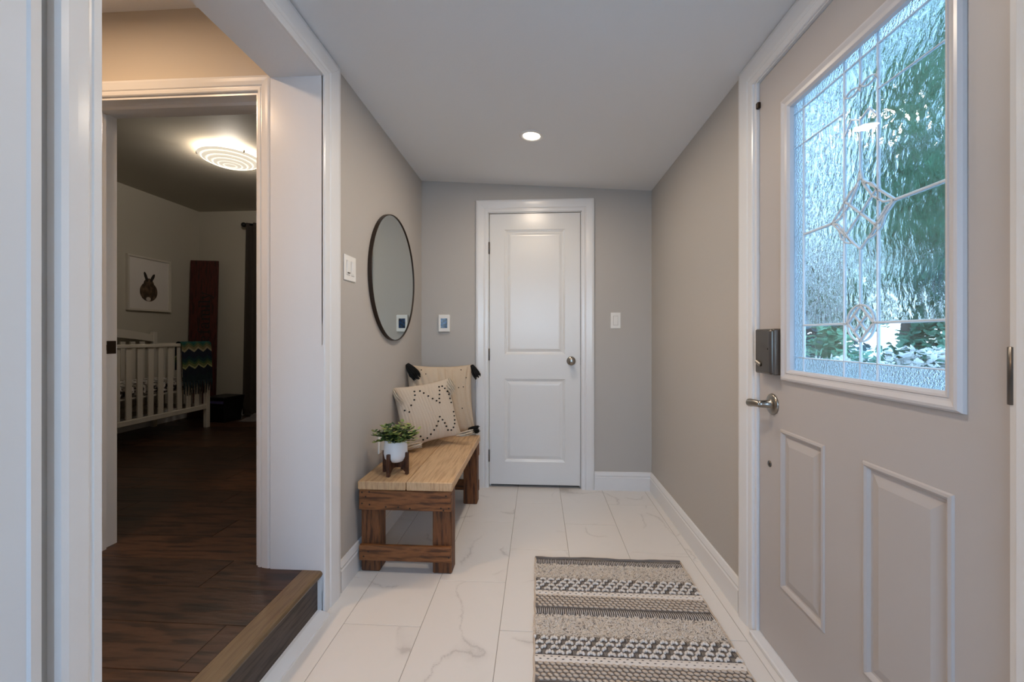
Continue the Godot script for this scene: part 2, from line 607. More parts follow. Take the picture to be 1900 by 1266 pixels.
func shell() -> void:
	# tiled floor: each tile its own piece, 12 x 24 inch in half bond
	var st := new_st()
	bx(st, WL - 0.02, 1.02, -0.12, -0.0025, DR - 0.1, DB + 0.5)
	var fl := struct("floor", st, M.grout, "white marble look tiled floor of the entry hall", "floor")
	var xs := [-0.872, -0.757, -0.4515, -0.146, 0.1595, 0.465, 0.7705, 0.823]
	var L := 0.614
	var n := 0
	for c in xs.size() - 1:
		var start: float = 1.588 if c % 2 == 1 else 1.896
		var d := start - L * 6
		while d < DB + 0.15:
			var d0 := maxf(d, DR)
			var d1 := minf(d + L, DB + 0.12)
			if d1 - d0 > 0.02:
				var s2 := new_st()
				var x0: float = xs[c] + 0.001
				var x1: float = xs[c + 1] - 0.001
				bx(s2, x0, x1, -0.009, 0.0, d0 + 0.001, d1 - 0.001, 0.0008)
				var hsh := (c * 7 + int(round(d / L)) * 5 + 60) % 6
				obj("tile", s2, M.tile[hsh], fl)
				n += 1
			d += L
	# sloping ceiling slab
	st = new_st()
	var xa := XH - 0.02
	var xb := 1.0
	for y2 in [0.0]:
		var p := []
		for k in [[xa, 0.0], [xb, 0.0], [xb, 0.14], [xa, 0.14]]:
			p.append(Vector2(k[0], ceil_y(k[0]) + k[1]))
		for i in 4:
			var a: Vector2 = p[i]
			var b: Vector2 = p[(i + 1) % 4]
			quad(st, V(a.x, a.y, DR - 0.12), V(b.x, b.y, DR - 0.12), V(b.x, b.y, DB + 0.1), V(a.x, a.y, DB + 0.1), [Vector3.DOWN, Vector3.RIGHT, Vector3.UP, Vector3.LEFT][i])
		for dd in [DR - 0.12, DB + 0.1]:
			quad(st, V(p[0].x, p[0].y, dd), V(p[1].x, p[1].y, dd), V(p[2].x, p[2].y, dd), V(p[3].x, p[3].y, dd), Vector3(0, 0, 1 if dd < 0 else -1))
	struct("ceiling", st, M.ceiling, "plain off-white ceiling sloping down towards the front door", "ceiling")
	# walls
	st = new_st()
	bx(st, XH, WL, -0.1, 2.45, FAR_J + 0.012, DB + 0.1)
	bx(st, XH, WL, SOF + 0.012, 2.75, NEAR_J - 0.012, FAR_J + 0.012)
	bx(st, XH, WL, -0.1, 2.75, DR - 0.12, NEAR_J - 0.012)
	struct("wall_left", st, M.wall, "greige painted wall holding the round mirror", "wall")
	st = new_st()
	bx(st, WR, 0.965, -0.1, 2.6, 1.636, DB + 0.1)
	bx(st, WR, 0.965, 2.086, 2.6, 0.763, 1.636)
	bx(st, WR, 0.965, -0.1, 2.6, DR - 0.12, 0.763)
	struct("wall_right", st, M.wall, "greige painted wall holding the front door", "wall")
	st = new_st()
	bx(st, WL, -0.372, -0.1, 2.6, DB, DB + 0.12)
	bx(st, 0.324, 0.9, -0.1, 2.6, DB, DB + 0.12)
	bx(st, -0.372, 0.324, 2.042, 2.6, DB, DB + 0.12)
	struct("wall_back", st, M.wall, "greige painted end wall around the closet door", "wall")
	st = new_st()
	bx(st, -0.6, 0.5, -0.1, 2.4, DB + 0.45, DB + 0.5)
	bx(st, -0.6, -0.55, -0.1, 2.4, DB + 0.12, DB + 0.45)
	bx(st, 0.45, 0.5, -0.1, 2.4, DB + 0.12, DB + 0.45)
	bx(st, -0.6, 0.5, 2.3, 2.4, DB + 0.12, DB + 0.45)
	struct("wall_closet", st, M.wall, "closet walls behind the closed narrow door", "wall")
	# wall behind the viewer with a window that lets the daylight in
	st = new_st()
	bx(st, WL, WR, -0.1, 0.75, DR - 0.12, DR)
	bx(st, WL, WR, 2.0, 2.45, DR - 0.12, DR)
	bx(st, WL, -0.62, 0.75, 2.0, DR - 0.12, DR)
	bx(st, 0.57, WR, 0.75, 2.0, DR - 0.12, DR)
	struct("wall_rear", st, M.wall, "greige wall with a wide window opposite the closet door", "wall")
	var w := thing("window_1", "wide white framed window opposite the closet door", "window", V(0, 0, DR), "", "structure")
	st = new_st()
	for e in [[-0.62, -0.57, 0.75, 2.0], [0.52, 0.57, 0.75, 2.0], [-0.57, 0.52, 0.75, 0.80], [-0.57, 0.52, 1.95, 2.0], [-0.045, -0.005, 0.80, 1.95]]:
		bx(st, e[0], e[1], e[2], e[3], -0.09, -0.03, 0.003)
	obj("window_frame", st, M.trim, w)
	for e in [[-0.57, -0.045], [-0.005, 0.52]]:
		st = new_st()
		quad(st, V(e[0], 0.8, -0.06), V(e[1], 0.8, -0.06), V(e[1], 1.95, -0.06), V(e[0], 1.95, -0.06), Vector3(0, 0, -1))
		obj("pane", st, M.pane, w)
	# baseboards
	st = new_st()
	sweep(st, BASE_PROF, V(WL, 0, FAR_J + 0.137), V(WL, 0, DB), Vector3.UP, Vector3.RIGHT)
	struct("baseboard_left", st, M.trim, "white moulded baseboard under the round mirror", "baseboard")
	st = new_st()
	sweep(st, BASE_PROF, V(WR, 0, 1.742), V(WR, 0, DB), Vector3.UP, Vector3.LEFT)
	struct("baseboard_right", st, M.trim, "white moulded baseboard running from front door to end wall", "baseboard")
	st = new_st()
	sweep(st, BASE_PROF, V(0.412, 0, DB), V(WR, 0, DB), Vector3.UP, Vector3(0, 0, 1))
	sweep(st, BASE_PROF, V(WL, 0, DB), V(-0.46, 0, DB), Vector3.UP, Vector3(0, 0, 1))
	struct("baseboard_back", st, M.trim, "white moulded baseboard on both sides of the closet door", "baseboard")


func frame3(st: SurfaceTool, prof: Array, u0: float, u1: float, top: float, bottom: float, O: Callable, ud: Vector3, vd: Vector3) -> void:
	# casing round three sides of an opening; O(u, y) gives a point, ud is the direction of growing u
	sweep(st, prof, O.call(u0, bottom), O.call(u0, top), -ud, vd, 0, 1)
	sweep(st, prof, O.call(u1, bottom), O.call(u1, top), ud, vd, 0, 1)
	sweep(st, prof, O.call(u0, top), O.call(u1, top), Vector3.UP, vd, -1, 1)


func back_door() -> void:
	var st := new_st()
	frame3(st, casing_prof(0.092), -0.368, 0.319, 2.036, 0.0, func(u, y): return V(u, y, DB), Vector3.RIGHT, Vector3(0, 0, 1))
	struct("trim_1", st, M.trim, "white moulded casing around the narrow closet door", "door casing")
	st = new_st()
	bx(st, -0.372, -0.362, 0, 2.042, DB - 0.004, DB + 0.12)
	bx(st, 0.314, 0.324, 0, 2.042, DB - 0.004, DB + 0.12)
	bx(st, -0.372, 0.324, 2.032, 2.042, DB - 0.004, DB + 0.12)
	bx(st, -0.362, -0.352, 0, 2.032, DB + 0.042, DB + 0.075)
	bx(st, 0.304, 0.314, 0, 2.032, DB + 0.042, DB + 0.075)
	bx(st, -0.352, 0.304, 2.022, 2.032, DB + 0.042, DB + 0.075)
	struct("trim_2", st, M.trim, "white jamb lining the narrow closet doorway", "door jamb")
	var D := thing("door_1", "narrow white two-panel closet door with a round nickel knob", "door", V(-0.023, 0, DB), "", "structure")
	var x0 := -0.336
	var x1 := 0.334
	var fz := -0.004      # face a little behind the wall face
	var T := Transform3D(Basis(), Vector3(0, 0, fz))
	var full := Rect2(x0, 0.022, x1 - x0, 2.007)
	var holes := [Rect2(-0.224, 0.985, 0.446, 0.925), Rect2(-0.224, 0.192, 0.446, 0.612)]
	st = new_st()
	holed_face(st, T, full, holes, Vector3(0, 0, 1))
	for e in [[x0, x0 + 0.001, 0.022, 2.029], [x1 - 0.001, x1, 0.022, 2.029], [x0, x1, 0.022, 0.023], [x0, x1, 2.028, 2.029]]:
		box(st, Vector3(e[0], e[2], fz - 0.035), Vector3(e[1], e[3], fz))
	quad(st, Vector3(x0, 0.022, fz - 0.035), Vector3(x1, 0.022, fz - 0.035), Vector3(x1, 2.029, fz - 0.035), Vector3(x0, 2.029, fz - 0.035), Vector3(0, 0, -1))
	obj("slab", st, M.door_white, D)
	for h in holes:
		st = new_st()
		rings(st, T, h, [[0, 0], [0.004, -0.004], [0.010, -0.0055], [0.016, -0.0095], [0.022, -0.0095], [0.040, -0.004], [0.046, -0.0035]])
		obj("panel", st, M.door_white, D)
	for y in [0.235, 0.985, 1.775]:
		st = new_st()
		lathe(st, Transform3D(Basis(), Vector3(x0 - 0.002, y, fz + 0.006)), [Vector2(0, -0.046), Vector2(0.006, -0.044), Vector2(0.006, 0.044), Vector2(0, 0.046)], 10)
		box(st, Vector3(x0 - 0.012, y - 0.044, fz - 0.001), Vector3(x0 + 0.004, y + 0.044, fz + 0.0015))
		obj("hinge", st, M.nickel_dark, D)
	st = new_st()
	var K := Transform3D(Basis(Vector3.RIGHT, PI / 2), Vector3(0.267, 0.939, fz))
	lathe(st, K, [Vector2(0, 0.0), Vector2(0.033, 0.0), Vector2(0.033, 0.004), Vector2(0.028, 0.009), Vector2(0.013, 0.012), Vector2(0.011, 0.03), Vector2(0.018, 0.037), Vector2(0.026, 0.045), Vector2(0.0275, 0.053), Vector2(0.024, 0.061), Vector2(0.013, 0.065), Vector2(0, 0.066)], 36)
	obj("knob", st, M.nickel, D)
	st = new_st()
	box(st, Vector3(0.336, 0.912, fz - 0.002), Vector3(0.345, 0.968, fz + 0.004))
	obj("strike_plate", st, M.bronze, D)


func front_door() -> void:
	var st := new_st()
	var O := func(u, y): return V(WR, y, u)
	# the head casing is cut off by the low ceiling
	frame3(st, casing_prof(0.10), 1.636, 0.763, 2.076, 0.0, O, Vector3(0, 0, 1), Vector3.LEFT)
	struct("trim_3", st, M.trim, "white casing around the front door", "door casing")
	st = new_st()
	bx(st, WR - 0.004, 0.965, 0, 2.086, 1.621, 1.637)
	bx(st, WR - 0.004, 0.965, 0, 2.086, 0.762, 0.778)
	bx(st, WR - 0.004, 0.965, 2.072, 2.087, 0.778, 1.621)
	bx(st, WR + 0.056, 0.965, 0, 2.072, 1.606, 1.621)
	bx(st, WR + 0.056, 0.965, 0, 2.072, 0.778, 0.793)
	struct("trim_4", st, M.trim, "white jamb lining the front doorway", "door jamb")
	var th := thing("trim_5", "white sill board with a dark weather strip under the front door", "threshold", V(WR, 0, 1.2), "", "structure")
	st = new_st()
	cbox(st, Transform3D(Basis(), Vector3(-0.008, 0.0095, 0)), Vector3(0.022, 0.0095, 0.425), 0.004)
	obj("sill_board", st, M.trim, th)
	st = new_st()
	box(st, Vector3(0.012, 0, -0.42), Vector3(0.14, 0.014, 0.42))
	obj("weather_strip", st, M.brass, th)
	# door: local frame u = d, v = y, normal = -x
	var D := thing("door_2", "white front door with a leaded glass window and keypad lock", "door", V(WR, 0, 1.2), "", "structure")
	var B := Basis(Vector3(0, 0, -1), Vector3.UP, Vector3(-1, 0, 0))
	var T := Transform3D(B, Vector3(0.006, 0, 1.2))
	var full := Rect2(0.781, 0.022, 1.618 - 0.781, 2.046)
	var lip := Rect2(0.901, 1.012, 0.526, 0.866)
	var gl := lip.grow(0.03)
	var p1 := Rect2(1.262, 0.262, 0.222, 0.545)
	var p2 := Rect2(0.885, 0.262, 0.235, 0.545)
	st = new_st()
	holed_face(st, T, full, [gl, p1, p2], Vector3.LEFT)
	var TB := T * Transform3D(Basis(), Vector3(0, 0, -0.045))
	holed_face(st, TB, full, [gl], Vector3.RIGHT)
	var c := [full.position, Vector2(full.end.x, full.position.y), full.end, Vector2(full.position.x, full.end.y)]
	for i in 4:
		var a: Vector2 = c[i]
		var b: Vector2 = c[(i + 1) % 4]
		var mid := (a + b) / 2 - full.get_center()
		quad(st, T * Vector3(a.x, a.y, 0), T * Vector3(b.x, b.y, 0), T * Vector3(b.x, b.y, -0.045), T * Vector3(a.x, a.y, -0.045), T.basis * Vector3(mid.x, mid.y, 0))
	obj("slab", st, M.front_door, D)
	for p in [p1, p2]:
		st = new_st()
		rings(st, T, p, [[0, 0], [0.003, 0.004], [0.009, 0.0055], [0.014, 0.002], [0.019, -0.005], [0.024, -0.006], [0.050, 0.0015], [0.052, 0.0015]])
		obj("panel", st, M.front_door, D)
	# moulded frame round the glass
	st = new_st()
	var pf := [Vector2(0, -0.010), Vector2(0, 0.002), Vector2(0.006, 0.009), Vector2(0.011, 0.010), Vector2(0.013, 0.008), Vector2(0.018, 0.009), Vector2(0.028, 0.014), Vector2(0.034, 0.013), Vector2(0.039, 0.007), Vector2(0.040, 0), Vector2(0.032, -0.010)]
	var cc := [lip.position, Vector2(lip.end.x, lip.position.y), lip.end, Vector2(lip.position.x, lip.end.y)]
	var outs := [Vector2(0, -1), Vector2(1, 0), Vector2(0, 1), Vector2(-1, 0)]
	for i in 4:
		var a: Vector2 = cc[i]
		var b: Vector2 = cc[(i + 1) % 4]
		sweep(st, pf, T * Vector3(a.x, a.y, 0), T * Vector3(b.x, b.y, 0), T.basis * Vector3(outs[i].x, outs[i].y, 0), T.basis.z, -1, 1)
	# lining of the opening behind the lip
	cc = [gl.position, Vector2(gl.end.x, gl.position.y), gl.end, Vector2(gl.position.x, gl.end.y)]
	for i in 4:
		var a: Vector2 = cc[i]
		var b: Vector2 = cc[(i + 1) % 4]
		sweep(st, [Vector2(-0.004, -0.045), Vector2(-0.004, -0.004), Vector2(0.0, -0.004), Vector2(0.0, -0.045)], T * Vector3(a.x, a.y, 0), T * Vector3(b.x, b.y, 0), T.basis * Vector3(outs[i].x, outs[i].y, 0), T.basis.z, -1, 1)
	obj("glass_frame", st, M.glass_frame, D)
	leaded_window(D, T, gl.grow(-0.004))
	# hardware
	var lockT := T * Transform3D(Basis(), Vector3(1.528, 1.069, 0))
	st = new_st()
	cbox(st, lockT * Transform3D(Basis(), Vector3(0.0, 0, 0.016)), Vector3(0.060, 0.079, 0.016), 0.004)
	var lk := obj("keypad_lock", st, M.nickel_dark, D)
	st = new_st()
	cbox(st, lockT * Transform3D(Basis(), Vector3(-0.029, 0, 0.034)), Vector3(0.028, 0.077, 0.008), 0.006)
	obj("battery_cover", st, M.nickel_dark, lk)
	st = new_st()
	cbox(st, lockT * Transform3D(Basis(Vector3(0, 0, 1), 0.35), Vector3(0.026, -0.043, 0.037)), Vector3(0.017, 0.0065, 0.006), 0.003)
	obj("thumb_turn", st, M.nickel, lk)
	st = new_st()
	lathe(st, lockT * Transform3D(Basis(Vector3.RIGHT, PI / 2), Vector3(-0.043, 0.01, 0.042)), [Vector2(0, 0), Vector2(0.003, 0), Vector2(0.003, 0.0006), Vector2(0, 0.0006)], 10)
	obj("screw_hole", st, M.black, lk)
	var hT := T * Transform3D(Basis(), Vector3(1.530, 0.883, 0))
	st = new_st()
	lathe(st, hT * Transform3D(Basis(Vector3.RIGHT, PI / 2), Vector3.ZERO), [Vector2(0, 0), Vector2(0.037, 0), Vector2(0.037, 0.003), Vector2(0.032, 0.008), Vector2(0.022, 0.010), Vector2(0.014, 0.012), Vector2(0.013, 0.04), Vector2(0.012, 0.05), Vector2(0, 0.054)], 32)
	var lv := obj("lever_handle", st, M.nickel, D)
	st = new_st()
	var pts := []
	var rad := []
	for k in 9:
		var t := k / 8.0
		pts.append(hT * Vector3(0.062 * t - 0.004, 0.002 * sin(t * PI) - 0.004 * t, 0.044 + 0.010 * sin(t * 2.2)))
		rad.append(lerpf(0.0115, 0.0155, t) if k < 8 else 0.011)
	tube(st, pts, rad, 12)
	obj("lever", st, M.nickel, lv)
	st = new_st()
	lathe(st, T * Transform3D(Basis(Vector3.RIGHT, PI / 2), Vector3(1.55, 0.666, 0)), [Vector2(0, 0), Vector2(0.0115, 0), Vector2(0.0115, 0.002), Vector2(0.008, 0.004), Vector2(0, 0.0045)], 20)
	obj("hole_plug", st, M.nickel_dark, D)
	st = new_st()
	cbox(st, T * Transform3D(Basis(), Vector3(1.616, 1.985, 0.006)), Vector3(0.007, 0.012, 0.007), 0.003)
	obj("door_bumper", st, M.bronze, D)
	for y in [0.25, 1.055, 1.85]:
		st = new_st()
		lathe(st, T * Transform3D(Basis(), Vector3(0.778, y, 0.006)), [Vector2(0, -0.052), Vector2(0.0065, -0.05), Vector2(0.0065, 0.05), Vector2(0, 0.052)], 10)
		obj("hinge", st, M.nickel_dark, D)


func ngon_clip(polys: Array, cut: PackedVector2Array) -> Array:
	var out := []
	for p in polys:
		for q in Geometry2D.clip_polygons(p, cut):
			if not Geometry2D.is_polygon_clockwise(q) or true:
				out.append(q)
	return out


func came(D: Node3D, T: Transform3D, pts: Array, w := 0.0055) -> void:
	var st := new_st()
	var h := 0.0045
	var n := pts.size()
	for k in n - 1:
		var a: Vector2 = pts[k]
		var b: Vector2 = pts[k + 1]
		var t := (b - a).normalized()
		var o := Vector2(-t.y, t.x)
		sweep(st, [Vector2(-w / 2, -h), Vector2(-w / 2, h * 0.4), Vector2(-w / 4, h), Vector2(w / 4, h), Vector2(w / 2, h * 0.4), Vector2(w / 2, -h)], T * Vector3(a.x, a.y, 0), T * Vector3(b.x, b.y, 0), T.basis * Vector3(o.x, o.y, 0), T.basis.z)
	obj("came_bar", st, M.came, D)


func arc(c: Vector2, r: Vector2, a0: float, a1: float, n := 12) -> Array:
	var out := []
	for k in n + 1:
		var a := deg_to_rad(lerpf(a0, a1, float(k) / n))
		out.append(c + Vector2(cos(a), sin(a)) * r)
	return out


func leaded_window(D: Node3D, T: Transform3D, g: Rect2) -> void:
	# u grows away from the viewer; the pattern is symmetric about u = cx
	var cx := 1.1675
	var uL := 1.404
	var uR := 0.931
	var i0 := cx - 0.058
	var i1 := cx + 0.058
	var yb := 1.053
	var y1 := 1.158
	var y2 := 1.452
	var y3 := 1.748
	var yt := 1.862
	var st := new_st()
	quad(st, T * Vector3(g.position.x, g.position.y, -0.0165), T * Vector3(g.end.x, g.position.y, -0.0165), T * Vector3(g.end.x, g.end.y, -0.0165), T * Vector3(g.position.x, g.end.y, -0.0165), T.basis.z)
	tag(obj("inner_pane", st, M.pane, D), "clear flat pane over the leaded glass")
	var P := T * Transform3D(Basis(), Vector3(0, 0, -0.030))
	# panes: lattice cells, with the diamonds cut out
	var big := PackedVector2Array([Vector2(cx, y2 - 0.097), Vector2(cx + 0.108, y2), Vector2(cx, y2 + 0.092), Vector2(cx - 0.108, y2)])
	var small := PackedVector2Array([Vector2(cx, y1 - 0.046), Vector2(cx + 0.045, y1), Vector2(cx, y1 + 0.046), Vector2(cx - 0.045, y1)])
	var us := [g.position.x, uR, i0, cx, i1, uL, g.end.x]
	var vs := [g.position.y, yb, y1, y2, y3, yt, g.end.y]
	for i in us.size() - 1:
		for j in vs.size() - 1:
			var cell := PackedVector2Array([Vector2(us[i], vs[j]), Vector2(us[i + 1], vs[j]), Vector2(us[i + 1], vs[j + 1]), Vector2(us[i], vs[j + 1])])
			var polys := ngon_clip(ngon_clip([cell], big), small)
			var border: bool = i == 0 or i == us.size() - 2 or j == 0 or j == vs.size() - 2
			var centre: bool = i == 2 or i == 3
			for p in polys:
				var s2 := new_st()
				prism(s2, P, p, 0.004)
				var o := obj("glass_piece", s2, M.glass[2] if border else M.glass[1] if (j == 1) else M.glass[3] if i < 4 else M.glass[0], D)
	for q in [big, small]:
		for k in 4:
			var c0: Vector2 = (q[0] + q[2]) / 2
			var p := PackedVector2Array([q[k], (q[k] + q[(k + 1) % 4]) / 2, c0, (q[k] + q[(k + 3) % 4]) / 2])
			var s2 := new_st()
			prism(s2, P, p, 0.004)
			obj("bevel_piece", s2, M.glass[3], D)
	# cames
	for u in [uR, uL]: came(D, P, [Vector2(u, g.position.y), Vector2(u, g.end.y)])
	for u in [i0, i1]: came(D, P, [Vector2(u, g.position.y), Vector2(u, g.end.y)])
	for v in [yb, yt]: came(D, P, [Vector2(g.position.x, v), Vector2(g.end.x, v)], 0.004)
	came(D, P, [Vector2(cx, g.position.y), Vector2(cx, y1 - 0.046)], 0.004)
	came(D, P, [Vector2(cx, y1 + 0.046), Vector2(cx, y2 - 0.097)], 0.004)
	came(D, P, [Vector2(cx, y2 + 0.092), Vector2(cx, 1.70)], 0.004)
	came(D, P, [Vector2(cx, 1.80), Vector2(cx, g.end.y)], 0.004)
	for s in [-1.0, 1.0]:
		came(D, P, [Vector2(cx + s * 0.045, y1), Vector2(uL if s > 0 else uR, y1)], 0.007)
		came(D, P, [Vector2(cx + s * 0.108, y2), Vector2(uL if s > 0 else uR, y2)], 0.008)
		came(D, P, [Vector2(cx + s * 0.058, y3), Vector2(g.end.x if s > 0 else g.position.x, y3)], 0.0035)
		# arcs that fold out of the large diamond
		came(D, P, [Vector2(cx + s * 0.108, y2), Vector2(cx + s * 0.085, y2 - 0.008), Vector2(cx + s * 0.055, y2 - 0.040), Vector2(cx + s * 0.030, y2 - 0.075)])
		came(D, P, [Vector2(cx + s * 0.080, y2 - 0.025), Vector2(cx + s * 0.070, y2 - 0.052), Vector2(cx + s * 0.052, y2 - 0.068), Vector2(cx + s * 0.030, y2 - 0.075)], 0.004)
		came(D, P, [Vector2(cx + s * 0.108, y2), Vector2(cx + s * 0.075, y2 + 0.006), Vector2(cx + s * 0.040, y2 + 0.032), Vector2(cx + s * 0.010, y2 + 0.075), Vector2(cx, y2 + 0.115)])
		came(D, P, [Vector2(cx + s * 0.062, y2 + 0.012), Vector2(cx + s * 0.056, y2 + 0.045), Vector2(cx + s * 0.036, y2 + 0.068), Vector2(cx + s * 0.010, y2 + 0.075)], 0.004)
		# top ornament
		came(D, P, arc(Vector2(cx + s * 0.029, 1.80), Vector2(0.029, 0.022), 180, 360, 8), 0.004)
		came(D, P, arc(Vector2(cx + s * 0.029, 1.775), Vector2(0.029, 0.022), 0, 180, 8), 0.004)
		came(D, P, [Vector2(cx + s * 0.058, 1.68), Vector2(cx + s * 0.03, 1.715), Vector2(cx, 1.70)], 0.004)
	# large diamond outline and cross
	came(D, P, [big[0], big[1], big[2], big[3], big[0]])
	came(D, P, [(big[1] + big[2]) / 2, (big[3] + big[0]) / 2], 0.007)
	came(D, P, [(big[0] + big[1]) / 2, (big[2] + big[3]) / 2], 0.005)
	# small diamond with its arch
	came(D, P, [small[0], small[1], small[2], small[3], small[0]], 0.007)
	came(D, P, [(small[1] + small[2]) / 2, (small[3] + small[0]) / 2], 0.006)
	came(D, P, [(small[0] + small[1]) / 2, (small[2] + small[3]) / 2], 0.006)
	came(D, P, arc(Vector2(cx, y1), Vector2(0.047, 0.049), 0, 180, 16), 0.006)
	came(D, P, arc(Vector2(cx, y1), Vector2(0.047, 0.049), 180, 360, 16), 0.004)


func openings() -> void:
	# wide cased opening from the entry to the raised hall
	var st := new_st()
	bx(st, XH - 0.002, WL + 0.004, HF, SOF, FAR_J, FAR_J + 0.014)
	bx(st, XH - 0.002, WL + 0.004, HF, SOF, NEAR_J - 0.014, NEAR_J)
	bx(st, -0.905, WL + 0.004, 0.0, HF, FAR_J, FAR_J + 0.014)
	struct("trim_6", st, M.trim, "white lining of the deep jambs between entry and hall", "door jamb")
	st = new_st()
	bx(st, XH - 0.002, WL + 0.004, SOF, SOF + 0.014, NEAR_J - 0.014, FAR_J + 0.014)
	struct("trim_9", st, M.ceiling, "painted soffit of the wide opening to the hall", "soffit")
	st = new_st()
	var pr := casing_prof(0.108)
	sweep(st, casing_prof(0.13), V(WL, 0, FAR_J), V(WL, SOF, FAR_J), Vector3(0, 0, -1), Vector3.RIGHT, 0, 0.83)
	sweep(st, casing_prof(0.085), V(WL, 0, NEAR_J), V(WL, SOF, NEAR_J), Vector3(0, 0, 1), Vector3.RIGHT, 0, 1)
	sweep(st, pr, V(WL, SOF, NEAR_J), V(WL, SOF, FAR_J), Vector3.UP, Vector3.RIGHT, -0.8, 1.2)
	struct("trim_7", st, M.trim, "white moulded casing of the wide opening to the hall", "door casing")
	# second casing close beside it, nearer the viewer
	st = new_st()
	var p2 := [Vector2(0, 0), Vector2(0, 0.022), Vector2(0.004, 0.028), Vector2(0.022, 0.032), Vector2(0.026, 0.029), Vector2(0.10, 0.031), Vector2(0.104, 0.0)]
	sweep(st, p2, V(WL, 0, 0.664), V(WL, 2.28, 0.664), Vector3(0, 0, 1), Vector3.RIGHT)
	struct("trim_8", st, M.flat_white, "flat white board casing beside the opening's moulded casing", "door casing")
	# step: nosing, riser, white strip at its foot
	var s := thing("step", "wooden step up from the tiles to the dark hall floor", "step", V(-0.9, 0, 1.2), "", "structure")
	st = new_st()
	var nose := [Vector2(0, HF), Vector2(0, HF - 0.026), Vector2(0.072, HF - 0.026), Vector2(0.080, HF - 0.022), Vector2(0.084, HF - 0.013), Vector2(0.080, HF - 0.004), Vector2(0.072, HF)]
	sweep(st, nose, Vector3(-0.05, 0.001, 0.44), Vector3(-0.05, 0.001, -0.4345), Vector3.RIGHT, Vector3.UP)
	obj("nosing", st, M.nosing, s)
	st = new_st()
	box(st, Vector3(-0.04, 0.0, -0.4345), Vector3(0.012, HF - 0.025, 0.44))
	obj("riser", st, M.riser, s)
	st = new_st()
	sweep(st, [Vector2(0, 0), Vector2(0, 0.018), Vector2(0.012, 0.018), Vector2(0.05, 0.006), Vector2(0.052, 0)], Vector3(0.012, 0, 0.44), Vector3(0.012, 0, -0.4345), Vector3.RIGHT, Vector3.UP)
	obj("base_strip", st, M.trim, s)


func downlights() -> void:
	var spots := [[-0.035, 2.315, "recessed downlight glowing in the ceiling before the closet door", 0.64], [-0.02, 1.28, "recessed downlight in the ceiling above the striped rug", 0.92]]
	for e in spots:
		var at := V(e[0], ceil_y(e[0]), e[1])
		var o := thing("downlight", e[2], "ceiling light", at, "recessed downlights")
		o.rotation.z = -atan((2.287 - 2.176) / (WR - WL))
		var st := new_st()
		lathe(st, Transform3D(), [Vector2(0.068, 0.002), Vector2(0.068, -0.002), Vector2(0.064, -0.005), Vector2(0.052, -0.006), Vector2(0.047, -0.002), Vector2(0.0465, 0.002)], 40)
		obj("trim_ring", st, M.plate, o)
		st = new_st()
		lathe(st, Transform3D(), [Vector2(0.0465, -0.0015), Vector2(0, -0.0015)], 40)
		obj("light_disc", st, emissive(Color(1.0, 0.93, 0.84), 6.0), o)
		var l := AreaLight3D.new()
		l.name = "downlight_area"
		l.area_size = Vector2(0.08, 0.08)
		l.area_range = 12.0
		l.light_color = Color(1.0, 0.92, 0.825)
		l.light_energy = e[3]
		l.shadow_enabled = true
		l.position = Vector3(0, -0.008, 0)
		l.rotation.x = -PI / 2
		o.add_child(l)


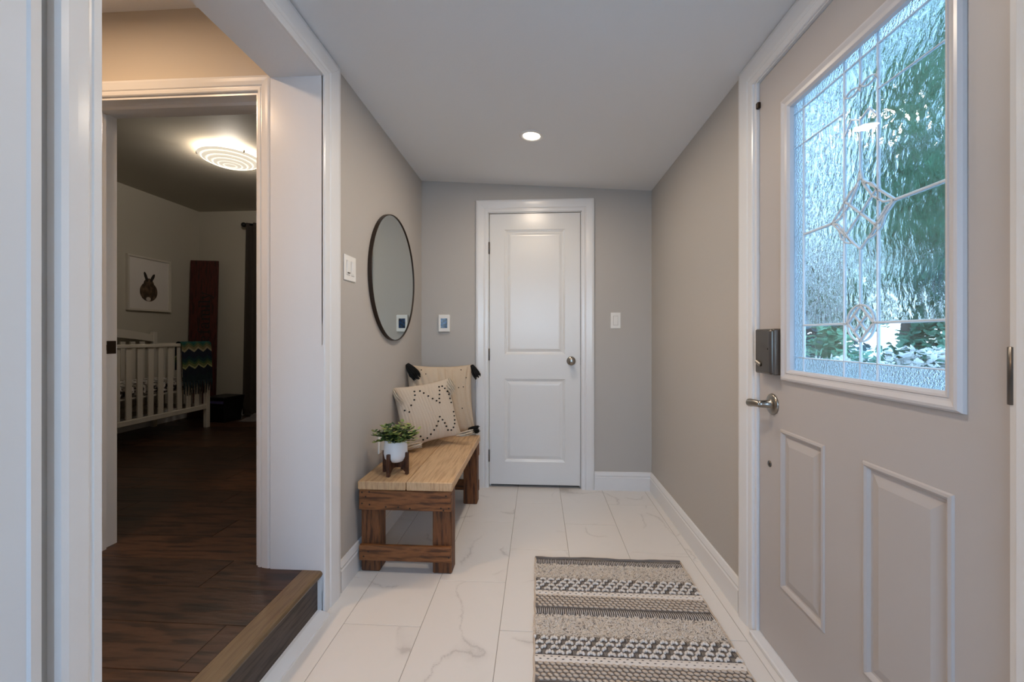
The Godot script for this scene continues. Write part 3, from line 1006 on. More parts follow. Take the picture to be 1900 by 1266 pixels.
func hall_and_bedroom() -> void:
	# plank floor of the raised hall and the bedroom
	var st := new_st()
	bx(st, -4.3, -0.94, -0.1, HF - 0.002, -1.1, 5.0)
	var fl := struct("floor_hall", st, M.grout_dark, "dark brown plank floor of the raised hall and bedroom", "floor")
	var w := 0.19
	var row := 0
	var d := 0.36
	while d < DBED:
		var x := -4.1 + fmod(row * 0.47, 1.2) - 1.2
		var k := 0
		while x < -0.95:
			var a := maxf(x, -4.1)
			var b := minf(x + 1.2, -0.951)
			if b - a > 0.03:
				var s2 := new_st()
				bx(s2, a + 0.0008, b - 0.0008, HF - 0.009, HF, d + 0.0008, d + w - 0.0008, 0.0012)
				obj("plank", s2, M.plank[(row * 5 + k * 3 + row / 3) % 6], fl)
			x += 1.2
			k += 1
		d += w
		row += 1
	# hall shell
	st = new_st()
	bx(st, -4.3, -1.94, -0.1, 2.8, 1.66, 1.80)
	bx(st, -1.94, -1.146, 2.137, 2.8, 1.66, 1.80)
	bx(st, -1.146, XH + 0.01, -0.1, 2.8, 1.66, 1.80)
	struct("wall_hall_end", st, M.hallwall, "warm beige hall wall above and beside the bedroom door", "wall")
	st = new_st()
	bx(st, -2.5, -2.4, 0, 2.7, -1.1, 1.66)
	struct("wall_hall_side", st, M.hallwall, "warm beige side wall of the raised hall", "wall")
	st = new_st()
	bx(st, -2.5, XH, 0, 2.7, -1.1, -1.0)
	struct("wall_hall_rear", st, M.hallwall, "warm beige rear wall of the raised hall", "wall")
	st = new_st()
	bx(st, -2.5, XH + 0.01, CHALL, CHALL + 0.1, -1.1, 1.70)
	struct("ceiling_hall", st, M.ceiling, "off-white ceiling of the raised hall", "ceiling")
	st = new_st()
	bx(st, XBED - 0.1, XBED, -0.1, 2.8, 1.7, DBED + 0.1)
	struct("wall_bedroom_side", st, M.bedwall, "taupe bedroom wall holding the bunny picture", "wall")
	st = new_st()
	bx(st, XBED - 0.1, XH + 0.02, -0.1, 2.8, DBED, DBED + 0.1)
	struct("wall_bedroom_far", st, M.bedwall, "taupe bedroom end wall behind the dark curtain", "wall")
	st = new_st()
	bx(st, XH - 0.02, XH + 0.06, -0.1, 2.8, DB + 0.05, DBED + 0.1)
	bx(st, XH - 0.02, XH, HF, 2.8, 1.80, DB + 0.1)
	struct("wall_bedroom_inner", st, M.bedwall, "taupe bedroom wall shared with the entry hall", "wall")
	st = new_st()
	bx(st, XBED - 0.1, XH + 0.06, CBED, CBED + 0.1, 1.66, DBED + 0.1)
	struct("ceiling_bedroom", st, M.bedwall, "taupe lit bedroom ceiling around the glass lamp", "ceiling")
	st = new_st()
	sweep(st, BASE_PROF, V(XBED, HF, DBED), V(XH, HF, DBED), Vector3.UP, Vector3(0, 0, 1))
	sweep(st, BASE_PROF, V(XBED, HF, 1.8), V(XBED, HF, DBED), Vector3.UP, Vector3.RIGHT)
	struct("baseboard_bedroom", st, M.trim, "white baseboard around the bedroom", "baseboard")
	# bedroom doorway
	st = new_st()
	frame3(st, casing_prof(0.062), -1.937, -1.150, 2.132, HF, func(u, y): return V(u, y, 1.66), Vector3.RIGHT, Vector3(0, 0, 1))
	struct("trim_10", st, M.trim, "white moulded casing around the bedroom doorway", "door casing")
	var j := thing("trim_11", "white jamb with door stop lining the bedroom doorway", "door jamb", V(-1.545, HF, 1.73), "", "structure")
	st = new_st()
	for s in [-1.0, 1.0]:
		box(st, Vector3(s * 0.384, 0, -0.072), Vector3(s * 0.3995, 1.962, 0.072))
		box(st, Vector3(s * 0.370, 0, -0.012), Vector3(s * 0.384, 1.945, 0.024))
	box(st, Vector3(-0.384, 1.946, -0.072), Vector3(0.384, 1.962, 0.072))
	box(st, Vector3(-0.370, 1.932, -0.012), Vector3(0.370, 1.946, 0.024))
	obj("lining", st, M.trim, j)
	st = new_st()
	box(st, Vector3(-0.384, 0.868, -0.066), Vector3(-0.3815, 0.926, -0.026))
	box(st, Vector3(-0.384, 0.885, -0.026), Vector3(-0.379, 0.909, -0.019))
	obj("strike_plate", st, M.bronze, j)
	# lamp on the hall ceiling (out of sight round the corner; its light falls on the door head)
	var o := thing("hall_lamp", "round flush lamp on the hall ceiling", "ceiling light", V(-1.73, CHALL, 0.95))
	st = new_st()
	lathe(st, Transform3D(), [Vector2(0.13, 0), Vector2(0.13, -0.02), Vector2(0.12, -0.03), Vector2(0.115, -0.03)], 32)
	obj("rim", st, M.plate, o)
	st = new_st()
	lathe(st, Transform3D(), [Vector2(0.115, -0.029), Vector2(0, -0.029)], 32)
	obj("light_disc", st, emissive(Color(1.0, 0.82, 0.62), 5.0), o)
	var l := AreaLight3D.new()
	l.name = "hall_lamp_area"
	l.area_size = Vector2(0.2, 0.2)
	l.area_range = 10.0
	l.light_color = Color(1.0, 0.845, 0.69)
	l.light_energy = 1.45
	l.shadow_enabled = true
	l.position = Vector3(0, -0.034, 0)
	l.rotation.x = -PI / 2
	o.add_child(l)


func switch_plate(called: String, label: String, at: Vector3, turn: float, gangs: int) -> void:
	var o := thing(called, label, "light switch", at)
	o.rotation.y = turn
	var w := 0.072 + 0.046 * (gangs - 1)
	var st := new_st()
	cbox(st, Transform3D(Basis(), Vector3(0, 0, 0.003)), Vector3(w / 2, 0.058, 0.003), 0.002)
	obj("plate", st, M.plate, o)
	for g in gangs:
		var x := (g - (gangs - 1) / 2.0) * 0.046
		st = new_st()
		box(st, Vector3(x - 0.0178, -0.0345, 0.005), Vector3(x + 0.0178, 0.0345, 0.0063))
		obj("recess", st, M.front_door, o)
		st = new_st()
		cbox(st, Transform3D(Basis(Vector3.RIGHT, 0.07), Vector3(x, 0, 0.0075)), Vector3(0.0160, 0.0325, 0.0028), 0.001)
		obj("rocker", st, M.plate, o)
		if gangs > 1:
			st = new_st()
			box(st, Vector3(x - 0.011, -0.025, 0.0085), Vector3(x + 0.009, -0.021, 0.0118 if g == 0 else 0.0105))
			obj("slider", st, M.plate_dark if g == 0 else M.plate, o)


func fittings() -> void:
	switch_plate("light_switch", "white double light switch beside the round mirror", V(WL, 1.435, 1.882), PI / 2, 2)
	switch_plate("light_switch", "white single light switch beside the closet door", V(0.565, 1.235, DB), 0, 1)
	# thermostat
	var o := thing("thermostat", "white wall thermostat with a dark blue screen above the pillows", "thermostat", V(-0.6955, 1.217, DB))
	var st := new_st()
	cbox(st, Transform3D(Basis(), Vector3(0, 0, 0.011)), Vector3(0.043, 0.064, 0.011), 0.004)
	obj("body", st, M.plate, o)
	var im := Image.create(64, 96, false, Image.FORMAT_RGB8)
	im.fill(Color(0.02, 0.06, 0.16))
	for y in 96:
		for x in 64:
			var wv := sin(x * 0.13 + y * 0.05) * sin(y * 0.09 - x * 0.04)
			im.set_pixel(x, y, Color(0.02, 0.10, 0.24).lerp(Color(0.07, 0.22, 0.42), clampf(wv, 0, 1)) if wv > 0 else Color(0.02, 0.10, 0.24).lerp(Color(0.005, 0.015, 0.07), clampf(-wv, 0, 1)))
	for e in [[24, 42, 5, 12], [33, 42, 5, 12]]:
		im.fill_rect(Rect2i(e[0], e[1], e[2], e[3]), Color(0.18, 0.36, 0.55))
		im.fill_rect(Rect2i(e[0] + 1, e[1] + 2, e[2] - 3, e[3] - 4), Color(0.05, 0.2, 0.38))
	var sm := mat(Color.WHITE, 0.15)
	sm.albedo_texture = ImageTexture.create_from_image(im)
	st = new_st()
	grid(st, 1, 1, func(u, v): return Vector3((u - 0.5) * 0.050, (0.5 - v) * 0.072, 0.0226))
	obj("screen", st, sm, o)
	# socket with a plugged-in freshener behind the plant
	o = thing("wall_outlet", "white wall outlet with a cream plug-in behind the plant pot", "outlet", V(WL, 0.535, 2.265))
	o.rotation.y = PI / 2
	st = new_st()
	cbox(st, Transform3D(Basis(), Vector3(0, 0, 0.003)), Vector3(0.036, 0.058, 0.003), 0.002)
	obj("plate", st, M.plate, o)
	st = new_st()
	cbox(st, Transform3D(Basis(), Vector3(0, -0.012, 0.024)), Vector3(0.020, 0.034, 0.019), 0.007)
	obj("plug_in", st, M.cream_yarn, o)


func mirror() -> void:
	var o := thing("wall_mirror", "round wall mirror in a thin dark bronze metal frame", "mirror", V(WL, 1.467, 2.462))
	var T := Transform3D(Basis(Vector3(0, 0, 1), -PI / 2), Vector3.ZERO)   # y axis to +x
	var R := 0.372
	var st := new_st()
	lathe(st, T, [Vector2(R, 0.001), Vector2(R, 0.0205), Vector2(R - 0.001, 0.022), Vector2(R - 0.004, 0.022), Vector2(R - 0.005, 0.0205), Vector2(R - 0.005, 0.015)], 128, false)
	obj("frame", st, M.bronze, o)
	st = new_st()
	lathe(st, T, [Vector2(R - 0.004, 0.0165), Vector2(0, 0.0165)], 128, false)
	obj("mirror_glass", st, M.mirror, o)
	st = new_st()
	lathe(st, T, [Vector2(R - 0.006, 0.012), Vector2(0, 0.012)], 64, false)
	obj("backing", st, M.black, o)


func bench() -> void:
	var y1 := 0.44
	var tt := 0.042
	var xl := -0.848
	var xr := -0.397
	var d0 := 1.918
	var d1 := 2.862
	var o := thing("bench", "rustic reclaimed wood bench with a pale plank seat", "bench", V((xl + xr) / 2, 0, (d0 + d1) / 2))
	var off := -o.position
	var xm := -0.617
	for k in 2:
		var st := new_st()
		var a: float = [xl, xm + 0.0015][k]
		var b: float = [xm - 0.0015, xr][k]
		cbox(st, Transform3D(Basis(), V((a + b) / 2, y1 - tt / 2, (d0 + d1) / 2) + off), Vector3((b - a) / 2, tt / 2 - (0.001 if k == 0 else 0.0), (d1 - d0) / 2 - 0.002 * k), 0.004)
		obj("seat_plank", st, M.bench_top[k], o)
	# legs
	for ex in [[-0.843, -0.752], [-0.497, -0.405]]:
		for ed in [[1.948, 2.03], [2.762, 2.845]]:
			var st := new_st()
			cbox(st, Transform3D(Basis(), V((ex[0] + ex[1]) / 2, (y1 - tt) / 2, (ed[0] + ed[1]) / 2) + off), Vector3((ex[1] - ex[0]) / 2, (y1 - tt) / 2, (ed[1] - ed[0]) / 2), 0.005)
			obj("leg", st, M.bench_leg, o)
	# end rails lapped on the legs
	for e in [[1.926, 1.948], [2.845, 2.862]]:
		var st := new_st()
		cbox(st, Transform3D(Basis(), V(-0.624, 0.349, (e[0] + e[1]) / 2) + off), Vector3(0.221, 0.047, (e[1] - e[0]) / 2), 0.003)
		var r := obj("end_rail", st, M.bench_rail, o)
		st = new_st()
		cbox(st, Transform3D(Basis(), V(-0.624, 0.098, (e[0] + e[1]) / 2) + off), Vector3(0.221, 0.036, (e[1] - e[0]) / 2), 0.003)
		var r2 := obj("stretcher", st, M.bench_rail, o)
		if e[0] < 2.0:
			for q in [[-0.83, 0.384], [-0.795, 0.387], [-0.812, 0.364], [-0.83, 0.332], [-0.793, 0.327], [-0.715, 0.318], [-0.655, 0.318], [-0.60, 0.313], [-0.452, 0.318], [-0.415, 0.318], [-0.44, 0.308], [-0.428, 0.375]]:
				nail(r, V(q[0], q[1], 1.926) + off)
			for q in [[-0.80, 0.105], [-0.415, 0.088], [-0.822, 0.082]]:
				nail(r2, V(q[0], q[1], 1.926) + off)


func nail(p: Node3D, at: Vector3) -> void:
	var st := new_st()
	lathe(st, Transform3D(Basis(Vector3.RIGHT, PI / 2), at), [Vector2(0.0042, 0), Vector2(0.0038, 0.0008), Vector2(0, 0.001)], 8)
	obj("nail", st, M.bronze, p)


func tassel(p: Node3D, at: Vector3, dir: Vector3, length: float, r: float, m: Material, strands: int) -> void:
	var st := new_st()
	var d := dir.normalized()
	var u := d.cross(Vector3.UP if absf(d.y) < 0.9 else Vector3.RIGHT).normalized()
	var w := d.cross(u)
	blob(st, Transform3D(Basis(), at + d * r * 0.4), Vector3.ONE * r * 0.62, 10, 6)
	tube(st, [at + d * r * 0.9, at + d * r * 1.2], [r * 0.5, r * 0.5], 10)
	for k in strands:
		var a := TAU * k / strands * 2.4
		var rr := r * sqrt((k + 0.5) / strands)
		var o := u * cos(a) * rr + w * sin(a) * rr
		var L := length * rng.randf_range(0.85, 1.05)
		tube(st, [at + o * 0.4, at + d * L * 0.35 + o * 0.9, at + d * L * 0.7 + o * 1.15 + Vector3(rng.randf_range(-1, 1), 0, rng.randf_range(-1, 1)) * r * 0.15, at + d * L + o * rng.randf_range(1.0, 1.35)], [r * 0.22, r * 0.2, r * 0.17, r * 0.1], 5)
	obj("tassel", st, m, p)


func pillow_pt(u: float, v: float, side: float, W: float, H: float, T: float, pleats: float, amp: float) -> Vector3:
	# u, v in -1..1
	var x := W * u * (1.0 - 0.075 * (1.0 - v * v) * absf(u))
	var y := H * v * (1.0 - 0.075 * (1.0 - u * u) * absf(v))
	var e := pow(maxf(0.0, 1.0 - pow(absf(u), 2.6)), 0.62) * pow(maxf(0.0, 1.0 - pow(absf(v), 2.6)), 0.62)
	var z := T * e
	if pleats > 0.0:
		var bend := 0.10 * sin(v * 2.3 + u * 1.5)
		z += amp * pow(e, 0.6) * 0.6 * (pow(absf(sin((u + bend) * pleats)), 0.45) - 0.7) * (0.6 + 0.4 * sin(u * 7.0 + 1.0))
	return Vector3(x, y, z * side)


func pillow_body(W: float, H: float, T: float, pleats: float, amp: float, n: int) -> SurfaceTool:
	var st := new_st()
	for side in [1.0, -1.0]:
		grid(st, n, n, func(a, b): return pillow_pt(a * 2 - 1, 1 - b * 2, side, W, H, T, pleats if side > 0 else 0.0, amp), side < 0)
	return st


func pillows() -> void:
	# large pillow with gathered pleats
	var b := thing("throw_pillow", "large beige pleated pillow with black corner tassels", "pillow", V(-0.656, 0.692, 2.815), "pillows on the bench")
	b.basis = Basis(Vector3.UP, deg_to_rad(33)) * Basis(Vector3.RIGHT, deg_to_rad(-11)) * Basis(Vector3(0, 0, 1), deg_to_rad(-2))
	var W := 0.238
	obj("cover", pillow_body(W, W, 0.062, 15.0, 0.060, 80), M.cream2, b)
	var st := new_st()
	for e in [[-0.78, 0.80], [-0.62, 0.86], [-0.70, 0.66], [-0.5, 0.74], [0.60, 0.86], [0.45, 0.30], [0.62, 0.32], [0.55, -0.3], [0.3, -0.6], [0.75, 0.6], [-0.86, 0.55]]:
		var p := pillow_pt(e[0], e[1], 1, W, W, 0.062, 15.0, 0.060)
		blob(st, Transform3D(Basis(), p + Vector3(0, 0, 0.002)), Vector3(0.0045, 0.004, 0.004), 7, 4)
	tag(obj("stitched_dots", st, M.black_yarn, b), "small black stitched dots", "", "", "stuff")
	tassel(b, Vector3(-W + 0.004, W - 0.004, 0.012), Vector3(0.55, -0.9, 0.45), 0.12, 0.028, M.black_yarn, 34)
	tassel(b, Vector3(W - 0.004, W - 0.008, 0.004), Vector3(0.35, -1.0, 0.3), 0.10, 0.023, M.black_yarn, 28)
	tassel(b, Vector3(W - 0.065, -W + 0.022, 0.04), Vector3(0.6, -0.02, 0.5), 0.075, 0.021, M.black_yarn, 26)
	# smaller woven pillow with rows of black knots
	var a := thing("throw_pillow", "smaller cream woven pillow with black dotted zigzags and fringed corners", "pillow", V(-0.686, 0.650, 2.556), "pillows on the bench")
	a.basis = Basis(Vector3.UP, deg_to_rad(30)) * Basis(Vector3.RIGHT, deg_to_rad(-17)) * Basis(Vector3(0, 0, 1), deg_to_rad(7))
	var W2 := 0.188
	obj("cover", pillow_body(W2, W2, 0.058, 30.0, 0.012, 110), M.cream, a)
	st = new_st()
	var rows := [
		[[-0.80, 0.18], [-0.66, 0.10], [-0.56, 0.30], [-0.42, 0.46], [-0.36, 0.62], [-0.34, 0.76], [-0.16, 0.74], [-0.06, 0.64], [0.06, 0.50], [0.18, 0.38], [0.30, 0.28], [0.40, 0.20], [0.42, 0.34], [0.46, 0.48], [0.50, 0.62], [0.52, 0.76], [0.64, 0.76], [0.72, 0.66], [0.80, 0.54], [0.84, 0.42], [0.86, 0.28], [0.88, 0.14]],
		[[-0.50, -0.62], [-0.42, -0.76], [-0.34, -0.90], [-0.20, -0.88], [-0.08, -0.78], [0.04, -0.66], [0.14, -0.54], [0.22, -0.40], [0.30, -0.26], [0.38, -0.38], [0.44, -0.50], [0.48, -0.62], [0.52, -0.76], [0.64, -0.78], [0.74, -0.70], [0.82, -0.58], [0.86, -0.46], [0.88, -0.32], [0.90, -0.18]]]
	for r in rows:
		for e in r:
			var p := pillow_pt(e[0], e[1], 1, W2, W2, 0.058, 30.0, 0.012)
			blob(st, Transform3D(Basis(), p + Vector3(0, 0, 0.0015)), Vector3(0.0062, 0.0052, 0.0045), 8, 5)
	tag(obj("stitched_dots", st, M.black_yarn, a), "zigzag rows of black knots", "", "", "stuff")
	for e in [[-1, 1, 0.35, -1.0], [1, 1, 0.25, -1.0], [-1, -1, 0.65, 0.02], [1, -1, 0.75, 0.0]]:
		for k in 3:
			tassel(a, Vector3(e[0] * (W2 - 0.006 - 0.016 * (k if e[0] * e[1] > 0 or e[1] < 0 else 0)), e[1] * (W2 - 0.006 - 0.018 * (k if e[1] > 0 else 0)), 0.008), Vector3(e[2] + 0.15 * (k - 1), e[3], 0.6), 0.085, 0.014, M.cream_yarn, 14)


func plant() -> void:
	var o := thing("potted_plant", "small leafy plant in a white pot on a dark wooden stand", "potted plant", V(-0.708, 0.44, 2.045))
	# cross stand with four legs
	for k in 4:
		var a := PI / 4 + k * PI / 2 + 0.55
		var st := new_st()
		var T := Transform3D(Basis(Vector3.UP, a), Vector3.ZERO)
		cbox(st, T * Transform3D(Basis(), Vector3(0.064, 0.054, 0)), Vector3(0.008, 0.054, 0.008), 0.002)
		prism(st, T, PackedVector2Array([Vector2(0.0, 0.030), Vector2(0.03, 0.032), Vector2(0.056, 0.012), Vector2(0.058, 0.09), Vector2(0.045, 0.066), Vector2(0.02, 0.055), Vector2(0.0, 0.053)]), 0.012)
		obj("stand_leg", st, M.walnut, o)
	var st := new_st()
	var prof := [Vector2(0, 0.055), Vector2(0.022, 0.0555), Vector2(0.040, 0.062), Vector2(0.053, 0.078), Vector2(0.058, 0.10), Vector2(0.058, 0.13), Vector2(0.055, 0.155), Vector2(0.053, 0.168), Vector2(0.049, 0.168), Vector2(0.050, 0.150)]
	lathe(st, Transform3D(), prof, 40)
	obj("pot", st, M.pot, o)
	st = new_st()
	lathe(st, Transform3D(), [Vector2(0.0505, 0.153), Vector2(0.0, 0.158)], 24)
	obj("soil", st, M.soil, o)
	# sprigs of small round leaves
	var sts := [new_st(), new_st(), new_st(), new_st()]
	var stem := new_st()
	for k in 54:
		var az := rng.randf() * TAU
		var reach := rng.randf_range(0.03, 0.115)
		var top := Vector3(cos(az) * reach * 1.05, 0.150 + rng.randf_range(0.01, 0.095) * (1.2 - reach * 4.5), sin(az) * reach)
		var base := Vector3(cos(az) * reach * 0.3, 0.155, sin(az) * reach * 0.3)
		var mid := (base + top) / 2 + Vector3.UP * 0.02
		tube(stem, [base, mid, top], [0.0013, 0.0011, 0.0007], 5)
		for j in 11:
			var t := 0.3 + 0.7 * j / 10.0
			var p: Vector3 = base.lerp(mid, t).lerp(mid.lerp(top, t), t)
			var la := az + j * 2.4
			var ld := Vector3(cos(la), rng.randf_range(-0.2, 0.9), sin(la)).normalized()
			leaf(sts[[0, 0, 1, 2, 0, 1, 2, 3, 1, 0, 3][j] if rng.randf() < 0.75 else rng.randi() % 3], p, ld, rng.randf_range(0.017, 0.026), rng.randf_range(0.016, 0.024))
	obj("stems", stem, M.leafs[2], o)
	for k in 4:
		tag(obj("foliage", sts[k], M.leafs[k], o), ["mid green leaves", "yellow green leaves", "dark green leaves", "pale lime leaf tips"][k], "", "", "stuff")


func leaf(st: SurfaceTool, p: Vector3, dir: Vector3, L: float, w: float) -> void:
	st.set_smooth_group(-1)
	var s := dir.cross(Vector3.UP if absf(dir.y) < 0.9 else Vector3.RIGHT).normalized()
	var n := s.cross(dir)
	var a := p + dir * L * 0.5 - n * L * 0.10
	var e := p + dir * L
	for q in [-0.5, 0.5]:
		var b: Vector3 = p + dir * L * 0.30 + s * w * q
		var c: Vector3 = p + dir * L * 0.75 + s * w * q * 0.8
		tri(st, p, a, b, n)
		tri(st, b, a, c, n)
		tri(st, c, a, e, n)


func rug() -> void:
	var x0 := -0.012
	var x1 := 0.700
	var dfar := 2.112
	var o := thing("rug", "woven runner rug with shaggy beige and knotted grey white stripes", "rug", V((x0 + x1) / 2, 0, dfar))
	var W := x1 - x0
	var hw := W / 2
	var st := new_st()
	var Ltot := 1.2
	box(st, Vector3(-hw, 0.0005, 0), Vector3(hw, 0.006, Ltot))
	obj("backing", st, M.rug_base, o)
	# rolled hem
	st = new_st()
	var hem := []
	var hr := []
	for k in 25:
		hem.append(Vector3(lerpf(-hw, hw, k / 24.0), 0.007 + 0.001 * sin(k * 1.7), 0.004 + 0.004 * sin(k * 0.5)))
		hr.append(0.0065)
	tube(st, hem, hr, 8)
	obj("hem", st, M.rug_grey, o)
	for s in [-1.0, 1.0]:
		st = new_st()
		var pp := []
		var pr := []
		for k in 41:
			pp.append(Vector3(s * hw + 0.0015 * sin(k * 1.9), 0.006, Ltot * k / 40.0))
			pr.append(0.0042)
		tube(st, pp, pr, 6)
		obj("side_binding", st, M.rug_tan, o)
	# bands: hatch .045, shag .125, knots .09, white .032, braid .078
	var z := 0.012
	while z < Ltot - 0.05:
		hatch_band(o, hw, z, z + 0.048, z < 0.1)
		shag_band(o, hw, z + 0.054, minf(z + 0.160, Ltot))
		if z + 0.26 < Ltot:
			knot_band(o, hw, z + 0.165, z + 0.258)
		if z + 0.29 < Ltot:
			white_band(o, hw, z + 0.258, z + 0.292)
		if z + 0.37 < Ltot:
			braid_band(o, hw, z + 0.292, z + 0.372)
		z += 0.372


func hatch_band(o: Node3D, hw: float, z0: float, z1: float, first: bool) -> void:
	var st := new_st()
	box(st, Vector3(-hw, 0.006, z0), Vector3(hw, 0.0068, z1))
	obj("dark_stripe", st, M.rug_dark, o)
	st = new_st()
	var n := int(2 * hw / 0.0085)
	for k in n:
		var x := -hw + 0.0085 * (k + 0.5)
		var za := z0 + rng.randf_range(0.004, 0.010)
		var zb := z1 + rng.randf_range(-0.006, 0.004)
		tube(st, [Vector3(x, 0.0068, za), Vector3(x + 0.001, 0.0098, (za + zb) / 2), Vector3(x + rng.randf_range(-0.002, 0.003), 0.0072, zb)], [0.001, 0.0016, 0.001], 5)
	tag(obj("light_warp", st, M.rug_white, o), "", "", "", "stuff")


func shag_band(o: Node3D, hw: float, z0: float, z1: float) -> void:
	var sts := [new_st(), new_st(), new_st()]
	var n := int((z1 - z0) * hw * 2 / 0.0000145)
	for k in n:
		var p := Vector3(rng.randf_range(-hw, hw), 0.005, rng.randf_range(z0 - 0.002, z1 + 0.002))
		var a := rng.randf() * TAU
		var d := Vector3(cos(a), rng.randf_range(0.25, 0.7), sin(a)).normalized()
		var L := rng.randf_range(0.011, 0.018)
		var s := d.cross(Vector3.UP).normalized() * rng.randf_range(0.0012, 0.0021)
		var q := rng.randf()
		var st: SurfaceTool = sts[0 if q < 0.62 else 1 if q < 0.93 else 2]
		st.set_smooth_group(-1)
		var m := p + d * L * 0.6
		var e := p + d * L + Vector3(cos(a), -0.6, sin(a)) * L * 0.25
		quad(st, p - s, p + s, m + s, m - s, Vector3.UP)
		tri(st, m - s, m + s, e, Vector3.UP)
	for k in 3:
		tag(obj("shag_pile", sts[k], [M.rug_pile, M.rug_white, M.rug_grey][k], o), ["beige shaggy pile", "cream shaggy pile", "dark flecks in the pile"][k], "", "", "stuff")


func knot_band(o: Node3D, hw: float, z0: float, z1: float) -> void:
	var st := new_st()
	box(st, Vector3(-hw, 0.006, z0), Vector3(hw, 0.0068, z1))
	obj("dark_stripe", st, M.rug_dark, o)
	var w := new_st()
	var g := new_st()
	var cw := 0.036
	var rows := 4
	var ch := (z1 - z0) / rows
	for r in rows:
		var n := int(2 * hw / cw) + 1
		for k in n:
			var x := -hw + cw * (k + (0.5 if r % 2 else 0.0))
			var zc := z0 + ch * (r + 0.5)
			# a cluster of two or three plump stitches, then a patch of thin warp threads
			for j in 3:
				var xx := x + (j - 1) * 0.0088 + rng.randf_range(-0.0012, 0.0012)
				if absf(xx) > hw or (j == 2 and (k + r) % 3 == 0): continue
				blob(w, Transform3D(Basis(Vector3.UP, (j - 1) * 0.5 + rng.randf_range(-0.2, 0.2)), Vector3(xx, 0.0090, zc + (0.003 if j != 1 else -0.002))), Vector3(0.0058, 0.0055, ch * rng.randf_range(0.34, 0.44)), 8, 4)
			for j in 4:
				var xx := x + cw * 0.5 + (j - 1.5) * 0.0042
				if absf(xx) < hw:
					tube(g, [Vector3(xx, 0.0070, zc - ch * 0.45), Vector3(xx + 0.0006, 0.0090, zc), Vector3(xx, 0.0070, zc + ch * 0.45)], [0.0007, 0.0012, 0.0007], 4)
	tag(obj("white_knots", w, M.rug_white, o), "rows of white knots", "", "", "stuff")
	tag(obj("grey_threads", g, M.rug_base, o), "", "", "", "stuff")


func white_band(o: Node3D, hw: float, z0: float, z1: float) -> void:
	var st := new_st()
	grid(st, 90, 8, func(u, v): return Vector3(lerpf(-hw, hw, u), 0.0062 + 0.0035 * sin(v * PI) + 0.0006 * sin(u * 560.0), lerpf(z0, z1, v)))
	obj("white_stripe", st, M.rug_white, o)
	st = new_st()
	for r in 2:
		var n := int(2 * hw / 0.026)
		for k in n:
			var x := -hw + 0.026 * (k + 0.3 + 0.5 * r)
			if x > hw - 0.006: continue
			var zc := lerpf(z0, z1, 0.33 + 0.34 * r)
			blob(st, Transform3D(Basis(Vector3.UP, rng.randf_range(-0.2, 0.2)), Vector3(x, 0.0094, zc)), Vector3(0.0052, 0.0012, 0.0017), 6, 4)
	tag(obj("dark_dashes", st, M.rug_dark, o), "dark stitched dashes", "", "", "stuff")


func braid_band(o: Node3D, hw: float, z0: float, z1: float) -> void:
	var st := new_st()
	box(st, Vector3(-hw, 0.006, z0), Vector3(hw, 0.0068, z1))
	obj("dark_stripe", st, M.rug_grey, o)
	var t := new_st()
	var cw := 0.021
	var rows := 5
	var ch := (z1 - z0) / rows
	for r in rows:
		var n := int(2 * hw / cw) + 1
		for k in n:
			var x := -hw + cw * (k + (0.5 if r % 2 else 0.0))
			if absf(x) > hw - 0.004: continue
			var zc := z0 + ch * (r + 0.5) + rng.randf_range(-0.0012, 0.0012)
			blob(t, Transform3D(Basis(Vector3.UP, -0.45 + rng.randf_range(-0.15, 0.15)), Vector3(x, 0.0085, zc)), Vector3(cw * 0.52, 0.0045, ch * 0.36), 8, 4)
	tag(obj("braid", t, M.rug_tan, o), "tan braided strands", "", "", "stuff")


